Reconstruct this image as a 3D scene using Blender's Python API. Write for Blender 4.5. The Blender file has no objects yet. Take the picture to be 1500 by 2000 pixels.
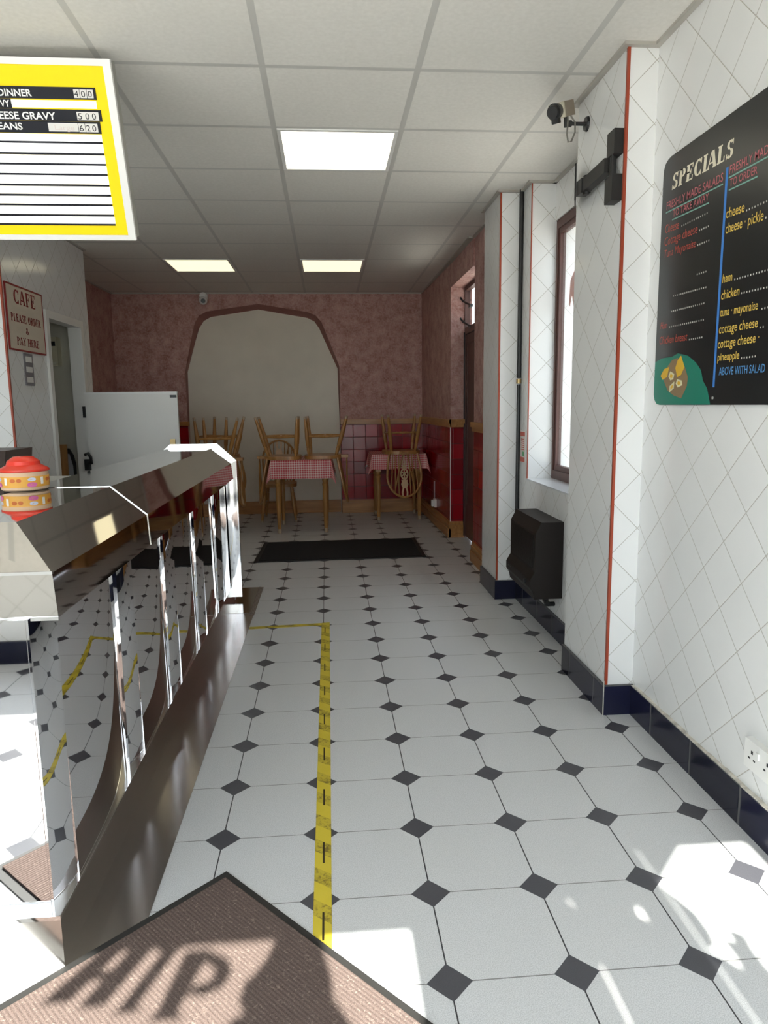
import bpy, bmesh, math, random
from mathutils import Vector, Matrix
C = bpy.context.scene.collection
SC = bpy.context.scene
random.seed(4)
PI = math.pi

# ------------------------------------------------------------------ camera
H = 1.295
cd = bpy.data.cameras.new('camera'); cam = bpy.data.objects.new('camera', cd); C.objects.link(cam)
pi_, ya_, ro_ = -0.15210, 0.07919, -0.01300
cy, sy = math.cos(ya_), math.sin(ya_)
fw = Vector((sy*math.cos(pi_), cy*math.cos(pi_), math.sin(pi_)))
r0 = Vector((cy, -sy, 0)); u0 = r0.cross(fw)
rr = r0*math.cos(ro_)+u0*math.sin(ro_); uu = -r0*math.sin(ro_)+u0*math.cos(ro_)
cam.matrix_world = Matrix(((rr.x, uu.x, -fw.x, 0), (rr.y, uu.y, -fw.y, 0), (rr.z, uu.z, -fw.z, H), (0, 0, 0, 1)))
cd.sensor_fit = 'VERTICAL'; cd.sensor_height = 36.0; cd.lens = 1371.25/2000*36
cd.clip_start = 0.02; cd.clip_end = 200
SC.camera = cam

# ------------------------------------------------------------------ world, sun, exposure
W = bpy.data.worlds.new('sky'); SC.world = W; W.use_nodes = True
bg = W.node_tree.nodes['Background']
bg.inputs[0].default_value = (0.86, 0.93, 1.0, 1); bg.inputs[1].default_value = 4.2
sd = bpy.data.lights.new('sun', 'SUN'); sd.energy = 20.0; sd.angle = math.radians(0.5); sd.color = (1, 0.95, 0.86)
sun = bpy.data.objects.new('sun', sd); C.objects.link(sun)
SUN_T = 1.05                                           # tan of the sun's elevation
sun.rotation_euler = Vector((0.0, 1.0, -SUN_T)).to_track_quat('-Z', 'Y').to_euler()
sun.location = (0, -6, 8)
def portal(loc, rot, sx, sy_):
    l = bpy.data.lights.new('window_portal', 'AREA'); l.shape = 'RECTANGLE'; l.size = sx; l.size_y = sy_
    l.cycles.is_portal = True
    o = bpy.data.objects.new('window_portal', l); C.objects.link(o); o.location = loc; o.rotation_euler = rot
portal((-0.8, -0.56, 1.35), (PI/2, 0, 0), 4.2, 2.4)
portal((1.62, 3.81, 1.6), (0, PI/2, 0), 1.6, 1.0)
portal((1.39, 6.17, 1.25), (0, PI/2, 0), 2.2, .95)
vs = SC.view_settings
vs.view_transform = 'Standard'; vs.look = 'None'; vs.exposure = 0.39; vs.gamma = 1.0; vs.use_curve_mapping = False
try:
    SC.cycles.max_bounces = 12; SC.cycles.diffuse_bounces = 6; SC.cycles.glossy_bounces = 8
    SC.cycles.transparent_max_bounces = 12; SC.cycles.caustics_reflective = False; SC.cycles.caustics_refractive = False
    SC.cycles.sample_clamp_indirect = 6.0; SC.cycles.use_denoising = True
except Exception:
    pass

# ------------------------------------------------------------------ node helpers
class E:
    nt = None
    def __init__(s, sock): s.s = sock
    @staticmethod
    def op(o, *a):
        n = E.nt.nodes.new('ShaderNodeMath'); n.operation = o
        for i, x in enumerate(a):
            if isinstance(x, E): E.nt.links.new(x.s, n.inputs[i])
            else: n.inputs[i].default_value = x
        return E(n.outputs[0])
    def __add__(s, o): return E.op('ADD', s, o)
    def __sub__(s, o): return E.op('SUBTRACT', s, o)
    def __mul__(s, o): return E.op('MULTIPLY', s, o)
    def __truediv__(s, o): return E.op('DIVIDE', s, o)
    def __lt__(s, o): return E.op('LESS_THAN', s, o)
    def __gt__(s, o): return E.op('GREATER_THAN', s, o)
    def near(s): return E.op('ABSOLUTE', E.op('SUBTRACT', s, E.op('ROUND', s)))      # distance to the nearest integer
    def mx(s, o): return E.op('MAXIMUM', s, o)
    def mn(s, o): return E.op('MINIMUM', s, o)
def coords():
    t = E.nt.nodes.new('ShaderNodeTexCoord'); x = E.nt.nodes.new('ShaderNodeSeparateXYZ')
    E.nt.links.new(t.outputs['Object'], x.inputs[0])
    return E(x.outputs[0]), E(x.outputs[1]), E(x.outputs[2]), t.outputs['Object']
def mixc(f, a, b):
    n = E.nt.nodes.new('ShaderNodeMix'); n.data_type = 'RGBA'
    for s, v in ((n.inputs[0], f), (n.inputs[6], a), (n.inputs[7], b)):
        if isinstance(v, E): E.nt.links.new(v.s, s)
        elif isinstance(v, (int, float)): s.default_value = v
        else: s.default_value = (*v[:3], 1)
    return E(n.outputs[2])
def noise(vec, scale, detail=3, rough=.5):
    n = E.nt.nodes.new('ShaderNodeTexNoise'); n.inputs['Scale'].default_value = scale
    n.inputs['Detail'].default_value = detail; n.inputs['Roughness'].default_value = rough
    if vec is not None: E.nt.links.new(vec, n.inputs['Vector'])
    return E(n.outputs[0])
def ramp(f, lo, hi):
    n = E.nt.nodes.new('ShaderNodeMapRange'); n.inputs[1].default_value = lo; n.inputs[2].default_value = hi
    E.nt.links.new(f.s, n.inputs[0]); return E(n.outputs[0])
def scaled(vec, v):
    n = E.nt.nodes.new('ShaderNodeMapping'); n.inputs['Scale'].default_value = v
    E.nt.links.new(vec, n.inputs[0]); return n.outputs[0]
def begin(name):
    m = bpy.data.materials.new(name); m.use_nodes = True; E.nt = m.node_tree
    return m, m.node_tree.nodes['Principled BSDF']
def put(sock, v):
    if isinstance(v, E): E.nt.links.new(v.s, sock)
    elif hasattr(v, '__len__'): sock.default_value = (*v[:3], 1)
    else: sock.default_value = v
def bump(b, h, strength, dist):
    n = E.nt.nodes.new('ShaderNodeBump'); n.inputs['Strength'].default_value = strength; n.inputs['Distance'].default_value = dist
    put(n.inputs['Height'], h); E.nt.links.new(n.outputs[0], b.inputs['Normal'])
_mc = {}
def mat(name, col, rough=.5, metal=0, spec=.5, emit=None, es=0, bmp=None, vary=0, vs_=8):
    if name in _mc: return _mc[name]
    m, b = begin(name)
    if vary:
        x, y, z, v = coords(); n = noise(v, vs_, 4)
        put(b.inputs['Base Color'], mixc(ramp(n, .3, .7), [c*(1-vary) for c in col], [min(1, c*(1+vary)) for c in col]))
    else: put(b.inputs['Base Color'], col)
    b.inputs['Roughness'].default_value = rough; b.inputs['Metallic'].default_value = metal
    b.inputs['Specular IOR Level'].default_value = spec
    if emit: b.inputs['Emission Color'].default_value = (*emit, 1); b.inputs['Emission Strength'].default_value = es
    if bmp:
        x, y, z, v = coords(); bump(b, noise(v, bmp[0], 4), bmp[1], bmp[2])
    _mc[name] = m; return m
TP = 0.2175                                            # vertical pitch of the diagonal wall tiles
def diag(axis, uo, zo, name):
    m, b = begin(name); x, y, z, v = coords(); u = (x, y)[axis]
    a = (u - uo + (z - zo))/TP; c = (u - uo - (z - zo))/TP
    d = a.near().mn(c.near())
    g = d < .0075
    n = noise(v, 5, 3)
    put(b.inputs['Base Color'], mixc(g, mixc(n, (.76, .765, .76), (.82, .825, .82)), (.42, .40, .35)))
    put(b.inputs['Roughness'], g*.5 + .13)
    bump(b, ramp(d, .004, .02) + noise(v, 9, 2)*.25, .35, .002)
    return m
def square_tile(axis, uo, zo, p, col, name, grout=(.08, .02, .02)):
    m, b = begin(name); x, y, z, v = coords(); u = (x, y)[axis]
    a = (u-uo)/p; c = (z-zo)/p; d = a.near().mn(c.near()); g = d < .016
    wn = E.nt.nodes.new('ShaderNodeTexWhiteNoise'); wn.noise_dimensions = '2D'
    cb = E.nt.nodes.new('ShaderNodeCombineXYZ')
    E.nt.links.new(E.op('FLOOR', a).s, cb.inputs[0]); E.nt.links.new(E.op('FLOOR', c).s, cb.inputs[1]); E.nt.links.new(cb.outputs[0], wn.inputs['Vector'])
    put(b.inputs['Base Color'], mixc(g, mixc(E(wn.outputs[0]), [q*.62 for q in col], [q*1.3 for q in col]), grout))
    put(b.inputs['Roughness'], g*.5 + .17); b.inputs['Specular IOR Level'].default_value = .32
    bump(b, ramp(d, .006, .03) + noise(v, 7, 2)*.3, .3, .002)
    return m
# floor: octagons and dots
FP = .295; FX = -.04885; FY = 1.3942
def floor_mat():
    m, b = begin('octagon_floor_tiles'); x, y, z, v = coords()
    ax = ((x-FX)/FP).near()*FP; ay = ((y-FY)/FP).near()*FP
    dot = (ax+ay) < .0535
    l1 = ax < .0018; l2 = ay < .0016
    sp = noise(v, 420, 2); big = noise(v, 3, 4)
    white = mixc(ramp(sp, .36, .6), (.48, .49, .51), (.68, .69, .71))
    white = mixc(ramp(big, .3, .75)*.25, white, (.60, .60, .58))
    c = mixc(l2, white, (.22, .22, .22)); c = mixc(l1, c, (.035, .035, .04))
    c = mixc(dot, c, mixc(sp, (.055, .055, .065), (.085, .085, .10)))
    put(b.inputs['Base Color'], c); put(b.inputs['Roughness'], noise(v, 30, 2)*.2+.26)
    b.inputs['Specular IOR Level'].default_value = .45
    return m
def ceil_mat():
    m, b = begin('suspended_ceiling'); x, y, z, v = coords()
    ax = ((x+.8124)/.6).near()*.6; ay = ((y-2.9415)/.6).near()*.6; d = ax.mn(ay)
    bar = d < .0125
    n = noise(v, 60, 4); st = noise(v, 2.2, 4)
    c = mixc(ramp(n, .3, .7), (.70, .68, .635), (.76, .74, .695)); c = mixc(ramp(st, .5, .8)*.3, c, (.64, .62, .57))
    put(b.inputs['Base Color'], mixc(bar, c, (.55, .54, .51)))
    put(b.inputs['Roughness'], E.op('SUBTRACT', 1.0, bar)*.4 + .5)
    bump(b, n*.3 + bar*.6, .25, .003)
    return m
def plaster_mat():
    m, b = begin('pink_stippled_plaster'); x, y, z, v = coords()
    n = noise(v, 9, 6, .65); f = noise(v, 55, 5, .7); f2 = noise(v, 22, 4, .6)
    c = mixc(ramp(n, .35, .68), (.33, .135, .11), (.60, .36, .32)); c = mixc(ramp(f, .42, .62)*.55, c, (.62, .43, .39))
    c = mixc(ramp(f2, .58, .72)*.4, c, (.27, .09, .07))
    put(b.inputs['Base Color'], c); b.inputs['Roughness'].default_value = .55
    bump(b, f*.8 + f2*.8, .8, .012)
    return m
def wood(name, c1, c2, axis=2, rough=.35, sc=6):
    m, b = begin(name); x, y, z, v = coords()
    s = [14, 14, 14]; s[axis] = 1.2
    n = noise(scaled(v, s), sc/3, 5, .6)
    put(b.inputs['Base Color'], mixc(ramp(n, .3, .7), c1, c2)); b.inputs['Roughness'].default_value = rough
    return m
def steel(name, col, rough, wav, sc):
    m, b = begin(name); x, y, z, v = coords()
    put(b.inputs['Base Color'], col); b.inputs['Metallic'].default_value = 1
    put(b.inputs['Roughness'], rough)
    if wav: bump(b, noise(v, sc, 1), wav, .004)
    return m
M_floor = floor_mat(); M_ceil = ceil_mat(); M_plaster = plaster_mat()
M_dy = diag(1, 1.985, .96, 'white_diagonal_tiles_side'); M_dx = diag(0, 1.13, 1.767, 'white_diagonal_tiles_end')
M_dx2 = diag(0, 1.10, 1.574, 'white_diagonal_tiles_far_pier'); M_dx3 = diag(0, 1.24, 1.641, 'white_diagonal_tiles_reveal')
M_redy = square_tile(1, 6.36, 1.07, .148, (.32, .004, .007), 'red_wall_tiles_side'); M_redx = square_tile(0, .165, 1.06, .148, (.30, .005, .012), 'red_wall_tiles_end')
M_board = mat('cream_painted_board', (.74, .69, .59), .6, vary=.05, vs_=3)
M_navy = square_tile(1, .1, .13, .30, (.010, .011, .030), 'navy_skirting_tiles', (.10, .10, .10))
M_pine = wood('varnished_pine', (.30, .12, .03), (.50, .24, .07), 1); M_pinex = wood('varnished_pine_rail', (.30, .12, .03), (.52, .26, .08), 0)
M_chair = wood('golden_beech', (.30, .135, .035), (.48, .245, .075), 2, .3)
M_splat = mat('pale_beech', (.62, .42, .24), .4)
M_cap = mat('worn_leg_tip', (.42, .32, .22), .6)
M_steel = steel('polished_steel', (.66, .635, .60), .035, .06, 2.6)
M_panel = steel('polished_steel_panel', (.74, .74, .755), .02, .015, 3)
M_trim = steel('polished_steel_trim', (.86, .86, .86), .06, 0, 1)
M_kick = steel('brushed_steel_kick', (.62, .60, .575), .17, .08, 4)
M_white = mat('white_paint', (.72, .71, .68), .4); M_whitep = mat('white_plastic', (.78, .78, .76), .35)
M_black = mat('black_plastic', (.012, .012, .013), .4); M_dark = mat('charcoal_metal', (.022, .021, .021), .45, spec=.3)
M_orange = mat('orange_tile_edge', (.34, .055, .022), .4)
M_redtxt = mat('red_lettering', (.26, .012, .010), .5)

# ------------------------------------------------------------------ mesh helpers
class MB:
    def __init__(s): s.bm = bmesh.new(); s.mats = []; s.smooth = False
    def mi(s, m):
        if m is None: return 0
        if m not in s.mats: s.mats.append(m)
        return s.mats.index(m)
    def poly(s, pts, m=None):
        f = s.bm.faces.new([s.bm.verts.new(p) for p in pts]); f.material_index = s.mi(m); return f
    def box(s, x0, x1, y0, y1, z0, z1, m=None, mx=None, my=None, mz=None):
        v = [s.bm.verts.new((x, y, z)) for x in (x0, x1) for y in (y0, y1) for z in (z0, z1)]
        for q, k in (((0, 1, 3, 2), mx), ((4, 6, 7, 5), mx), ((0, 4, 5, 1), my), ((2, 3, 7, 6), my), ((0, 2, 6, 4), mz), ((1, 5, 7, 3), mz)):
            f = s.bm.faces.new([v[i] for i in q]); f.material_index = s.mi(k or m)
        return s
    def prism(s, pts, vec, m=None):                     # closed polygon swept along vec
        a = [s.bm.verts.new(p) for p in pts]; vec = Vector(vec); b = [s.bm.verts.new(Vector(p)+vec) for p in pts]
        k = s.mi(m); n = len(a)
        fs = [s.bm.faces.new(a[::-1]), s.bm.faces.new(b)] + [s.bm.faces.new((a[i], a[(i+1) % n], b[(i+1) % n], b[i])) for i in range(n)]
        for f in fs: f.material_index = k
        return s
    def tube(s, pts, rad, n=10, m=None, cap=True):      # tube through points; rad a number or list
        pts = [Vector(p) for p in pts]; N = len(pts)
        rad = [rad]*N if not hasattr(rad, '__len__') else rad
        rings = []; up = None
        for i, p in enumerate(pts):
            t = (pts[min(i+1, N-1)]-pts[max(i-1, 0)]).normalized()
            if up is None:
                up = Vector((0, 0, 1)) if abs(t.z) < .9 else Vector((1, 0, 0))
            a = t.cross(up).normalized(); b = a.cross(t).normalized(); up = b
            rings.append([s.bm.verts.new(p+(a*math.cos(2*PI*k/n)+b*math.sin(2*PI*k/n))*rad[i]) for k in range(n)])
        k_ = s.mi(m)
        for i in range(N-1):
            for k in range(n):
                f = s.bm.faces.new((rings[i][k], rings[i][(k+1) % n], rings[i+1][(k+1) % n], rings[i+1][k])); f.material_index = k_; f.smooth = True
        if cap:
            s.bm.faces.new(rings[0][::-1]).material_index = k_; s.bm.faces.new(rings[-1]).material_index = k_
        return s
    def lathe(s, c, prof, n=24, m=None):                # prof: list of (r, z)
        c = Vector(c); rings = [[s.bm.verts.new(c+Vector((r*math.cos(2*PI*k/n), r*math.sin(2*PI*k/n), z))) for k in range(n)] for r, z in prof]
        k_ = s.mi(m)
        for i in range(len(prof)-1):
            for k in range(n):
                f = s.bm.faces.new((rings[i][k], rings[i][(k+1) % n], rings[i+1][(k+1) % n], rings[i+1][k])); f.material_index = k_; f.smooth = True
        s.bm.faces.new(rings[0][::-1]).material_index = k_; s.bm.faces.new(rings[-1]).material_index = k_
        return s
    def xf(s, M): bmesh.ops.transform(s.bm, matrix=M, verts=s.bm.verts); return s
    def bevel(s, w, seg=2):
        bmesh.ops.bevel(s.bm, geom=[e for e in s.bm.edges if len(e.link_faces) == 2 and e.calc_face_angle(0) > .5], offset=w, segments=seg, affect='EDGES', profile=.5)
        return s
    def build(s, name, m=None, parent=None, local=False, base=None):
        if m is not None: s.mats = [m] + [q for q in s.mats if q is not m] if not s.mats else s.mats
        if m is not None and s.mats[0] is not m: s.mats.append(m)
        bmesh.ops.recalc_face_normals(s.bm, faces=s.bm.faces)
        for e in s.bm.edges:
            if len(e.link_faces) == 2 and e.calc_face_angle(0) > .6: e.smooth = False
        off = Vector((0, 0, 0))
        if base is not None: off = Vector(base)
        elif parent is not None and not local: off = woff(parent)
        if off.length: bmesh.ops.translate(s.bm, vec=-off, verts=s.bm.verts)
        me = bpy.data.meshes.new(name); s.bm.to_mesh(me); s.bm.free()
        for q in s.mats: me.materials.append(q)
        o = bpy.data.objects.new(name, me); C.objects.link(o)
        if parent is not None: o.parent = parent
        if base is not None: o.location = base
        return o
def woff(o):
    v = Vector((0, 0, 0))
    while o is not None: v = v + o.location; o = o.parent
    return v
def tag(o, label, cat, group=None, kind=None):
    if label: o['label'] = label
    if cat: o['category'] = cat
    if group: o['group'] = group
    if kind: o['kind'] = kind
    return o
def thing(name, label, cat, loc, rz=0, group=None):
    o = bpy.data.objects.new(name, None); C.objects.link(o); o.location = loc; o.rotation_euler = (0, 0, rz); o.empty_display_size = .1
    return tag(o, label, cat, group)
def struct(o): o['kind'] = 'structure'; return o
def copy_tree(o, parent=None):
    c = o.copy(); C.objects.link(c)
    if parent is not None: c.parent = parent
    for ch in [q for q in o.children]: copy_tree(ch, c)
    return c
def text_mesh(s, w, h, bold=0., shear=0., serif=False, ext=.0):
    """text as a flat mesh in XY, baseline at y=0, scaled to width w and capital height h"""
    cu = bpy.data.curves.new('t', 'FONT'); cu.body = s; cu.size = 1; cu.offset = bold; cu.shear = shear; cu.resolution_u = 3; cu.fill_mode = 'FRONT'
    o = bpy.data.objects.new('t', cu); C.objects.link(o)
    dg = bpy.context.evaluated_depsgraph_get(); dg.update()
    me = bpy.data.meshes.new_from_object(o.evaluated_get(dg)); bpy.data.objects.remove(o); bpy.data.curves.remove(cu)
    bm = bmesh.new(); bm.from_mesh(me); bpy.data.meshes.remove(me)
    if serif:                                          # slab feet and heads on the stems
        bmesh.ops.remove_doubles(bm, verts=bm.verts, dist=1e-5)
    xs = [v.co.x for v in bm.verts]; x0, x1 = min(xs), max(xs)
    for v in bm.verts: v.co = Vector(((v.co.x-x0)/(x1-x0)*w, v.co.y/.73*h, 0))
    return bm
def add_text(mb, s, origin, xd, yd, w, h, m=None, bold=0., shear=0., lift=.0):
    bm = text_mesh(s, w, h, bold, shear); xd = Vector(xd).normalized(); yd = Vector(yd).normalized(); n = xd.cross(yd)
    k = mb.mi(m); mp = {}
    for v in bm.verts: mp[v] = mb.bm.verts.new(Vector(origin)+xd*v.co.x+yd*v.co.y+n*lift)
    for f in bm.faces:
        try: mb.bm.faces.new([mp[v] for v in f.verts]).material_index = k
        except ValueError: pass
    bm.free()
# serif capitals drawn as strokes: (x0,y0,x1,y1,width)
def serif_text(mb, s, origin, xd, yd, w, h, m=None, heavy=.17, lift=0.):
    """slab-serif capitals: heavy stems with slab feet"""
    T, S = heavy, .09
    def arc(cx, cy, rx, ry, a0, a1, t0, t1, n=14):
        q = []
        for i in range(n):
            a, b = [math.radians(a0+(a1-a0)*(i+k)/n) for k in (0, 1)]
            def tt(a): return t1+(t0-t1)*abs(math.cos(a))
            q.append([(cx+(rx)*math.cos(a), cy+ry*math.sin(a)), (cx+rx*math.cos(b), cy+ry*math.sin(b)), (cx+(rx-tt(b))*math.cos(b), cy+(ry-tt(b))*math.sin(b)), (cx+(rx-tt(a))*math.cos(a), cy+(ry-tt(a))*math.sin(a))])
        return q
    def rect(x0, y0, x1, y1): return [(x0, y0), (x1, y0), (x1, y1), (x0, y1)]
    def stem(x, y0=0, y1=1, t=T): return [rect(x, y0, x+t, y1)] + ([rect(x-.06, y0, x+t+.06, y0+S)] if y0 == 0 else []) + ([rect(x-.06, y1-S, x+t+.06, y1)] if y1 == 1 else [])
    def diagq(x0, y0, x1, y1, t): return [[(x0, y0), (x0+t, y0), (x1+t, y1), (x1, y1)]]
    G = {
     'C': (.72, arc(.38, .5, .38, .5, 50, 310, T, S) + [rect(.58, .68, .66, 1.0), rect(.58, 0, .66, .3)]),
     'A': (.80, diagq(.04, 0, .30, 1, .09) + diagq(.56, 0, .30, 1, T) + [rect(.16, .27, .60, .36), rect(-.02, 0, .22, S), rect(.48, 0, .82, S)]),
     'F': (.66, stem(.06) + [rect(.06, 1-S, .62, 1), rect(.54, .74, .62, 1), rect(.06, .48, .46, .57), rect(.39, .38, .46, .67)]),
     'E': (.68, stem(.06) + [rect(.06, 1-S, .62, 1), rect(.54, .74, .62, 1), rect(.06, .48, .46, .57), rect(.39, .38, .46, .67), rect(.06, 0, .64, S), rect(.56, 0, .64, .28)]),
     'P': (.68, stem(.06) + arc(.34, .74, .30, .26, -90, 90, T, S) + [rect(.06, 1-S, .36, 1), rect(.06, .48, .36, .57)]),
     'L': (.64, stem(.06) + [rect(.06, 0, .60, S), rect(.52, 0, .60, .30)]),
     'S': (.60, arc(.29, .75, .25, .25, 30, 270, T*.8, S) + arc(.29, .27, .27, .27, -150, 90, T*.9, S) + [rect(.46, .70, .53, 1.0), rect(.02, 0, .09, .3)]),
     'O': (.76, arc(.38, .5, .38, .5, 0, 360, T, S, 24)),
     'R': (.76, stem(.06) + arc(.34, .74, .28, .26, -90, 90, T, S) + [rect(.06, 1-S, .36, 1), rect(.06, .48, .36, .57), rect(.56, 0, .76, S)] + diagq(.50, 0, .30, .5, T)),
     'D': (.76, stem(.06) + arc(.34, .5, .40, .5, -90, 90, T, S) + [rect(.06, 1-S, .36, 1), rect(.06, 0, .36, S)]),
     'Y': (.74, [rect(.29, 0, .29+T, .45), rect(.20, 0, .55, S), rect(-.04, 1-S, .26, 1), rect(.50, 1-S, .78, 1)] + diagq(.29, .42, .02, 1, T) + diagq(.36, .42, .60, 1, .09)),
     'H': (.84, stem(.06) + stem(.58) + [rect(.06, .46, .70, .55)]),
     'I': (.34, stem(.08)),
     '&': (.76, arc(.30, .77, .19, .23, 0, 360, T*.7, S, 18) + arc(.30, .27, .28, .27, 60, 330, T, S) + diagq(.56, 0, .14, .72, T*.9) + [rect(.46, .42, .74, .5)] + diagq(.48, .12, .62, .48, .08)),
     ' ': (.40, []),
    }
    tot = sum(G[c][0]+.06 for c in s)-.06; k = mb.mi(m); x = 0
    xd = Vector(xd).normalized(); yd = Vector(yd); n = xd.cross(yd.normalized()).normalized()
    for c in s:
        for j, q in enumerate(G[c][1]):
            mb.bm.faces.new([mb.bm.verts.new(Vector(origin)+xd*((x+px)/tot*w)+yd*(py*h)+n*(lift+.00002*(j % 5))) for px, py in q]).material_index = k
        x += G[c][0]+.06

# ================================================================== THE SETTING
CE = 2.5806
b = MB(); b.box(-3.3, 1.7, -.62, 8.9, -.12, 0, M_floor); struct(b.build('floor'))
b = MB(); b.box(-3.3, 1.7, -.62, 8.9, CE, CE+.1, M_ceil); struct(b.build('ceiling'))
M_pave = mat('pale_paving', (.48, .46, .43), .8, vary=.15, vs_=3)
b = MB(); b.box(-30, 30, -30, -.62, -.16, -.06, M_pave); b.box(1.7, 30, -.62, 30, -.16, -.06, M_pave); struct(b.build('ground'))

# right wall with its two tiled piers and the window recess
XO = 1.62
b = MB()
b.box(1.2456, XO, -.62, 2.70, 0, CE, mx=M_dy, my=M_dx, mz=M_dy)
struct(b.build('wall_right')); b = MB()
b.box(1.13, XO, 2.70, 3.21, 0, CE, mx=M_dy, my=M_dx, mz=M_dy)
b.box(1.24, XO, 3.21, 4.48, 0, .82, mx=M_dy, my=M_dx3, mz=M_whitep)
b.box(1.24, XO, 3.21, 3.33, .82, CE, mx=M_dy, my=M_dx3, mz=M_dy)
b.box(1.24, XO, 4.29, 4.48, .82, CE, mx=M_dy, my=M_dx3, mz=M_dy)
b.box(1.385, XO, 3.33, 4.29, 2.36, CE, mx=M_dy, my=M_dx3, mz=M_dy)
b.box(1.10, XO, 4.48, 4.92, 0, CE, mx=M_dy, my=M_dx2, mz=M_dy)
struct(b.build('wall_right_recess'))
# orange tile edges on the outside corners
n_ = 0
def edge(x, y, z0=.13, z1=CE, t=.0085, mm=None):
    global n_; n_ += 1
    q = MB(); q.box(x-.002, x+t, y-.003, y+t, z0, z1, mm or M_orange); return struct(q.build('trim_%d' % n_))
edge(1.129, 2.699); edge(1.099, 4.479); edge(1.239, 4.285, .82, CE, .004)
# far right wall, pink above red tiles, with the side door opening
XR = 1.16
def red_pink(b, x0, x1, y0, y1, zt=CE, z0=0, my_low=None):
    b.box(x0, x1, y0, y1, z0, 1.09, mx=M_redy, my=my_low or M_redx, mz=M_redy)
    if zt > 1.09: b.box(x0, x1, y0, y1, 1.09, zt, M_plaster)
b = MB()
red_pink(b, 1.19, 1.38, 4.92, 5.66)
XRF = lambda y: 1.178-(y-6.68)*.0186                    # the far stretch runs very slightly inwards
for z0, z1, m_ in ((0, 1.09, None), (1.09, CE, M_plaster)):
    b.bm.faces.ensure_lookup_table(); n0 = len(b.bm.faces)
    b.prism([(XRF(6.68), 6.68, z0), (1.38, 6.68, z0), (1.38, 8.9, z0), (XRF(8.9), 8.9, z0)], (0, 0, z1-z0), m_ or M_redy)
    if m_ is None:
        b.bm.normal_update(); b.bm.faces.ensure_lookup_table()
        for f in b.bm.faces[n0:]:
            if abs(f.normal.y) > .8: f.material_index = b.mi(M_redx)
b.box(1.18, 1.38, 5.66, 6.68, 2.36, CE, M_plaster)
struct(b.build('wall_right_rear'))
# back wall with the flat arch
arch = [(-1.62, 1.09), (-1.62, 1.70), (-1.53, 2.07), (-1.485, 2.24), (-1.43, 2.33), (-1.34, 2.375), (-.755, 2.458), (-.19, 2.365), (-.10, 2.33), (-.03, 2.25), (.165, 1.745), (.165, 1.09)]
arch_in = [(-1.62, 1.09), (-1.61, 1.70), (-1.50, 2.06), (-1.45, 2.20), (-1.395, 2.28), (-1.31, 2.325), (-.762, 2.408), (-.195, 2.31), (-.115, 2.27), (-.06, 2.19), (.145, 1.725), (.155, 1.09)]
YB, YR = 8.45, 8.55
b = MB()
b.poly([(-2.45, YB, 1.09)] + [(x, YB, z) for x, z in arch] + [(1.2, YB, 1.09), (1.2, YB, CE), (-2.45, YB, CE)], M_plaster)
b.poly([(-2.45, YB, 0), (-1.62, YB, 0), (-1.62, YB, 1.09), (-2.45, YB, 1.09)], M_redx)
b.poly([(.165, YB, 0), (1.2, YB, 0), (1.2, YB, 1.09), (.165, YB, 1.09)], M_redx)
for i in range(len(arch)-1):
    p, q, s_, t = arch[i], arch[i+1], arch_in[i+1], arch_in[i]
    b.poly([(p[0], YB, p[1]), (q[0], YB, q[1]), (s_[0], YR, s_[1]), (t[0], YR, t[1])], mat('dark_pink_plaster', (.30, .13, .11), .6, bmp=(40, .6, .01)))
b.poly([(-1.62, YB, 0), (-1.62, YB, 1.09), (-1.62, YR, 1.09), (-1.62, YR, 0)], M_plaster)
b.poly([(.165, YB, 0), (.165, YB, 1.09), (.155, YR, 1.09), (.155, YR, 0)], M_redx)
b.box(-2.45, 1.62, YR, 8.9, 0, CE, M_board)
struct(b.build('wall_back'))
# left: alcove wall, servery partition with doorway, servery walls
b = MB(); red_pink(b, -2.6, -2.403, 6.30, 8.9); struct(b.build('wall_left'))
M_dyl = diag(1, 4.75, 1.20, 'white_diagonal_tiles_partition'); M_dxl = diag(0, -1.96, 1.55, 'white_diagonal_tiles_servery')
XP = -1.96
b = MB()
b.box(-2.045, XP, 4.74, 5.28, 0, CE, mx=M_dyl, my=M_dxl, mz=M_dyl)
b.box(-2.045, XP, 5.28, 5.99, 1.95, CE, mx=M_dyl, my=M_white, mz=M_white)
b.box(-2.045, XP, 5.99, 6.20, 0, CE, mx=M_dyl, my=M_white, mz=M_white)
b.box(-3.3, -1.96, 4.615, 4.74, 0, CE, mx=M_dyl, my=M_dxl, mz=M_dyl)
M_cream = mat('cream_wall_paint', (.62, .60, .50), .6, vary=.06, vs_=3)
b.box(-3.3, -2.045, 6.10, 6.30, 0, CE, M_cream)
struct(b.build('wall_left_partition'))
b = MB(); b.box(-3.4, -3.2, -.62, 6.3, 0, CE, mx=M_dyl, my=M_dxl, mz=M_dyl); struct(b.build('wall_left_servery'))
edge(-1.964, 4.612, 0, CE, .010)
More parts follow.
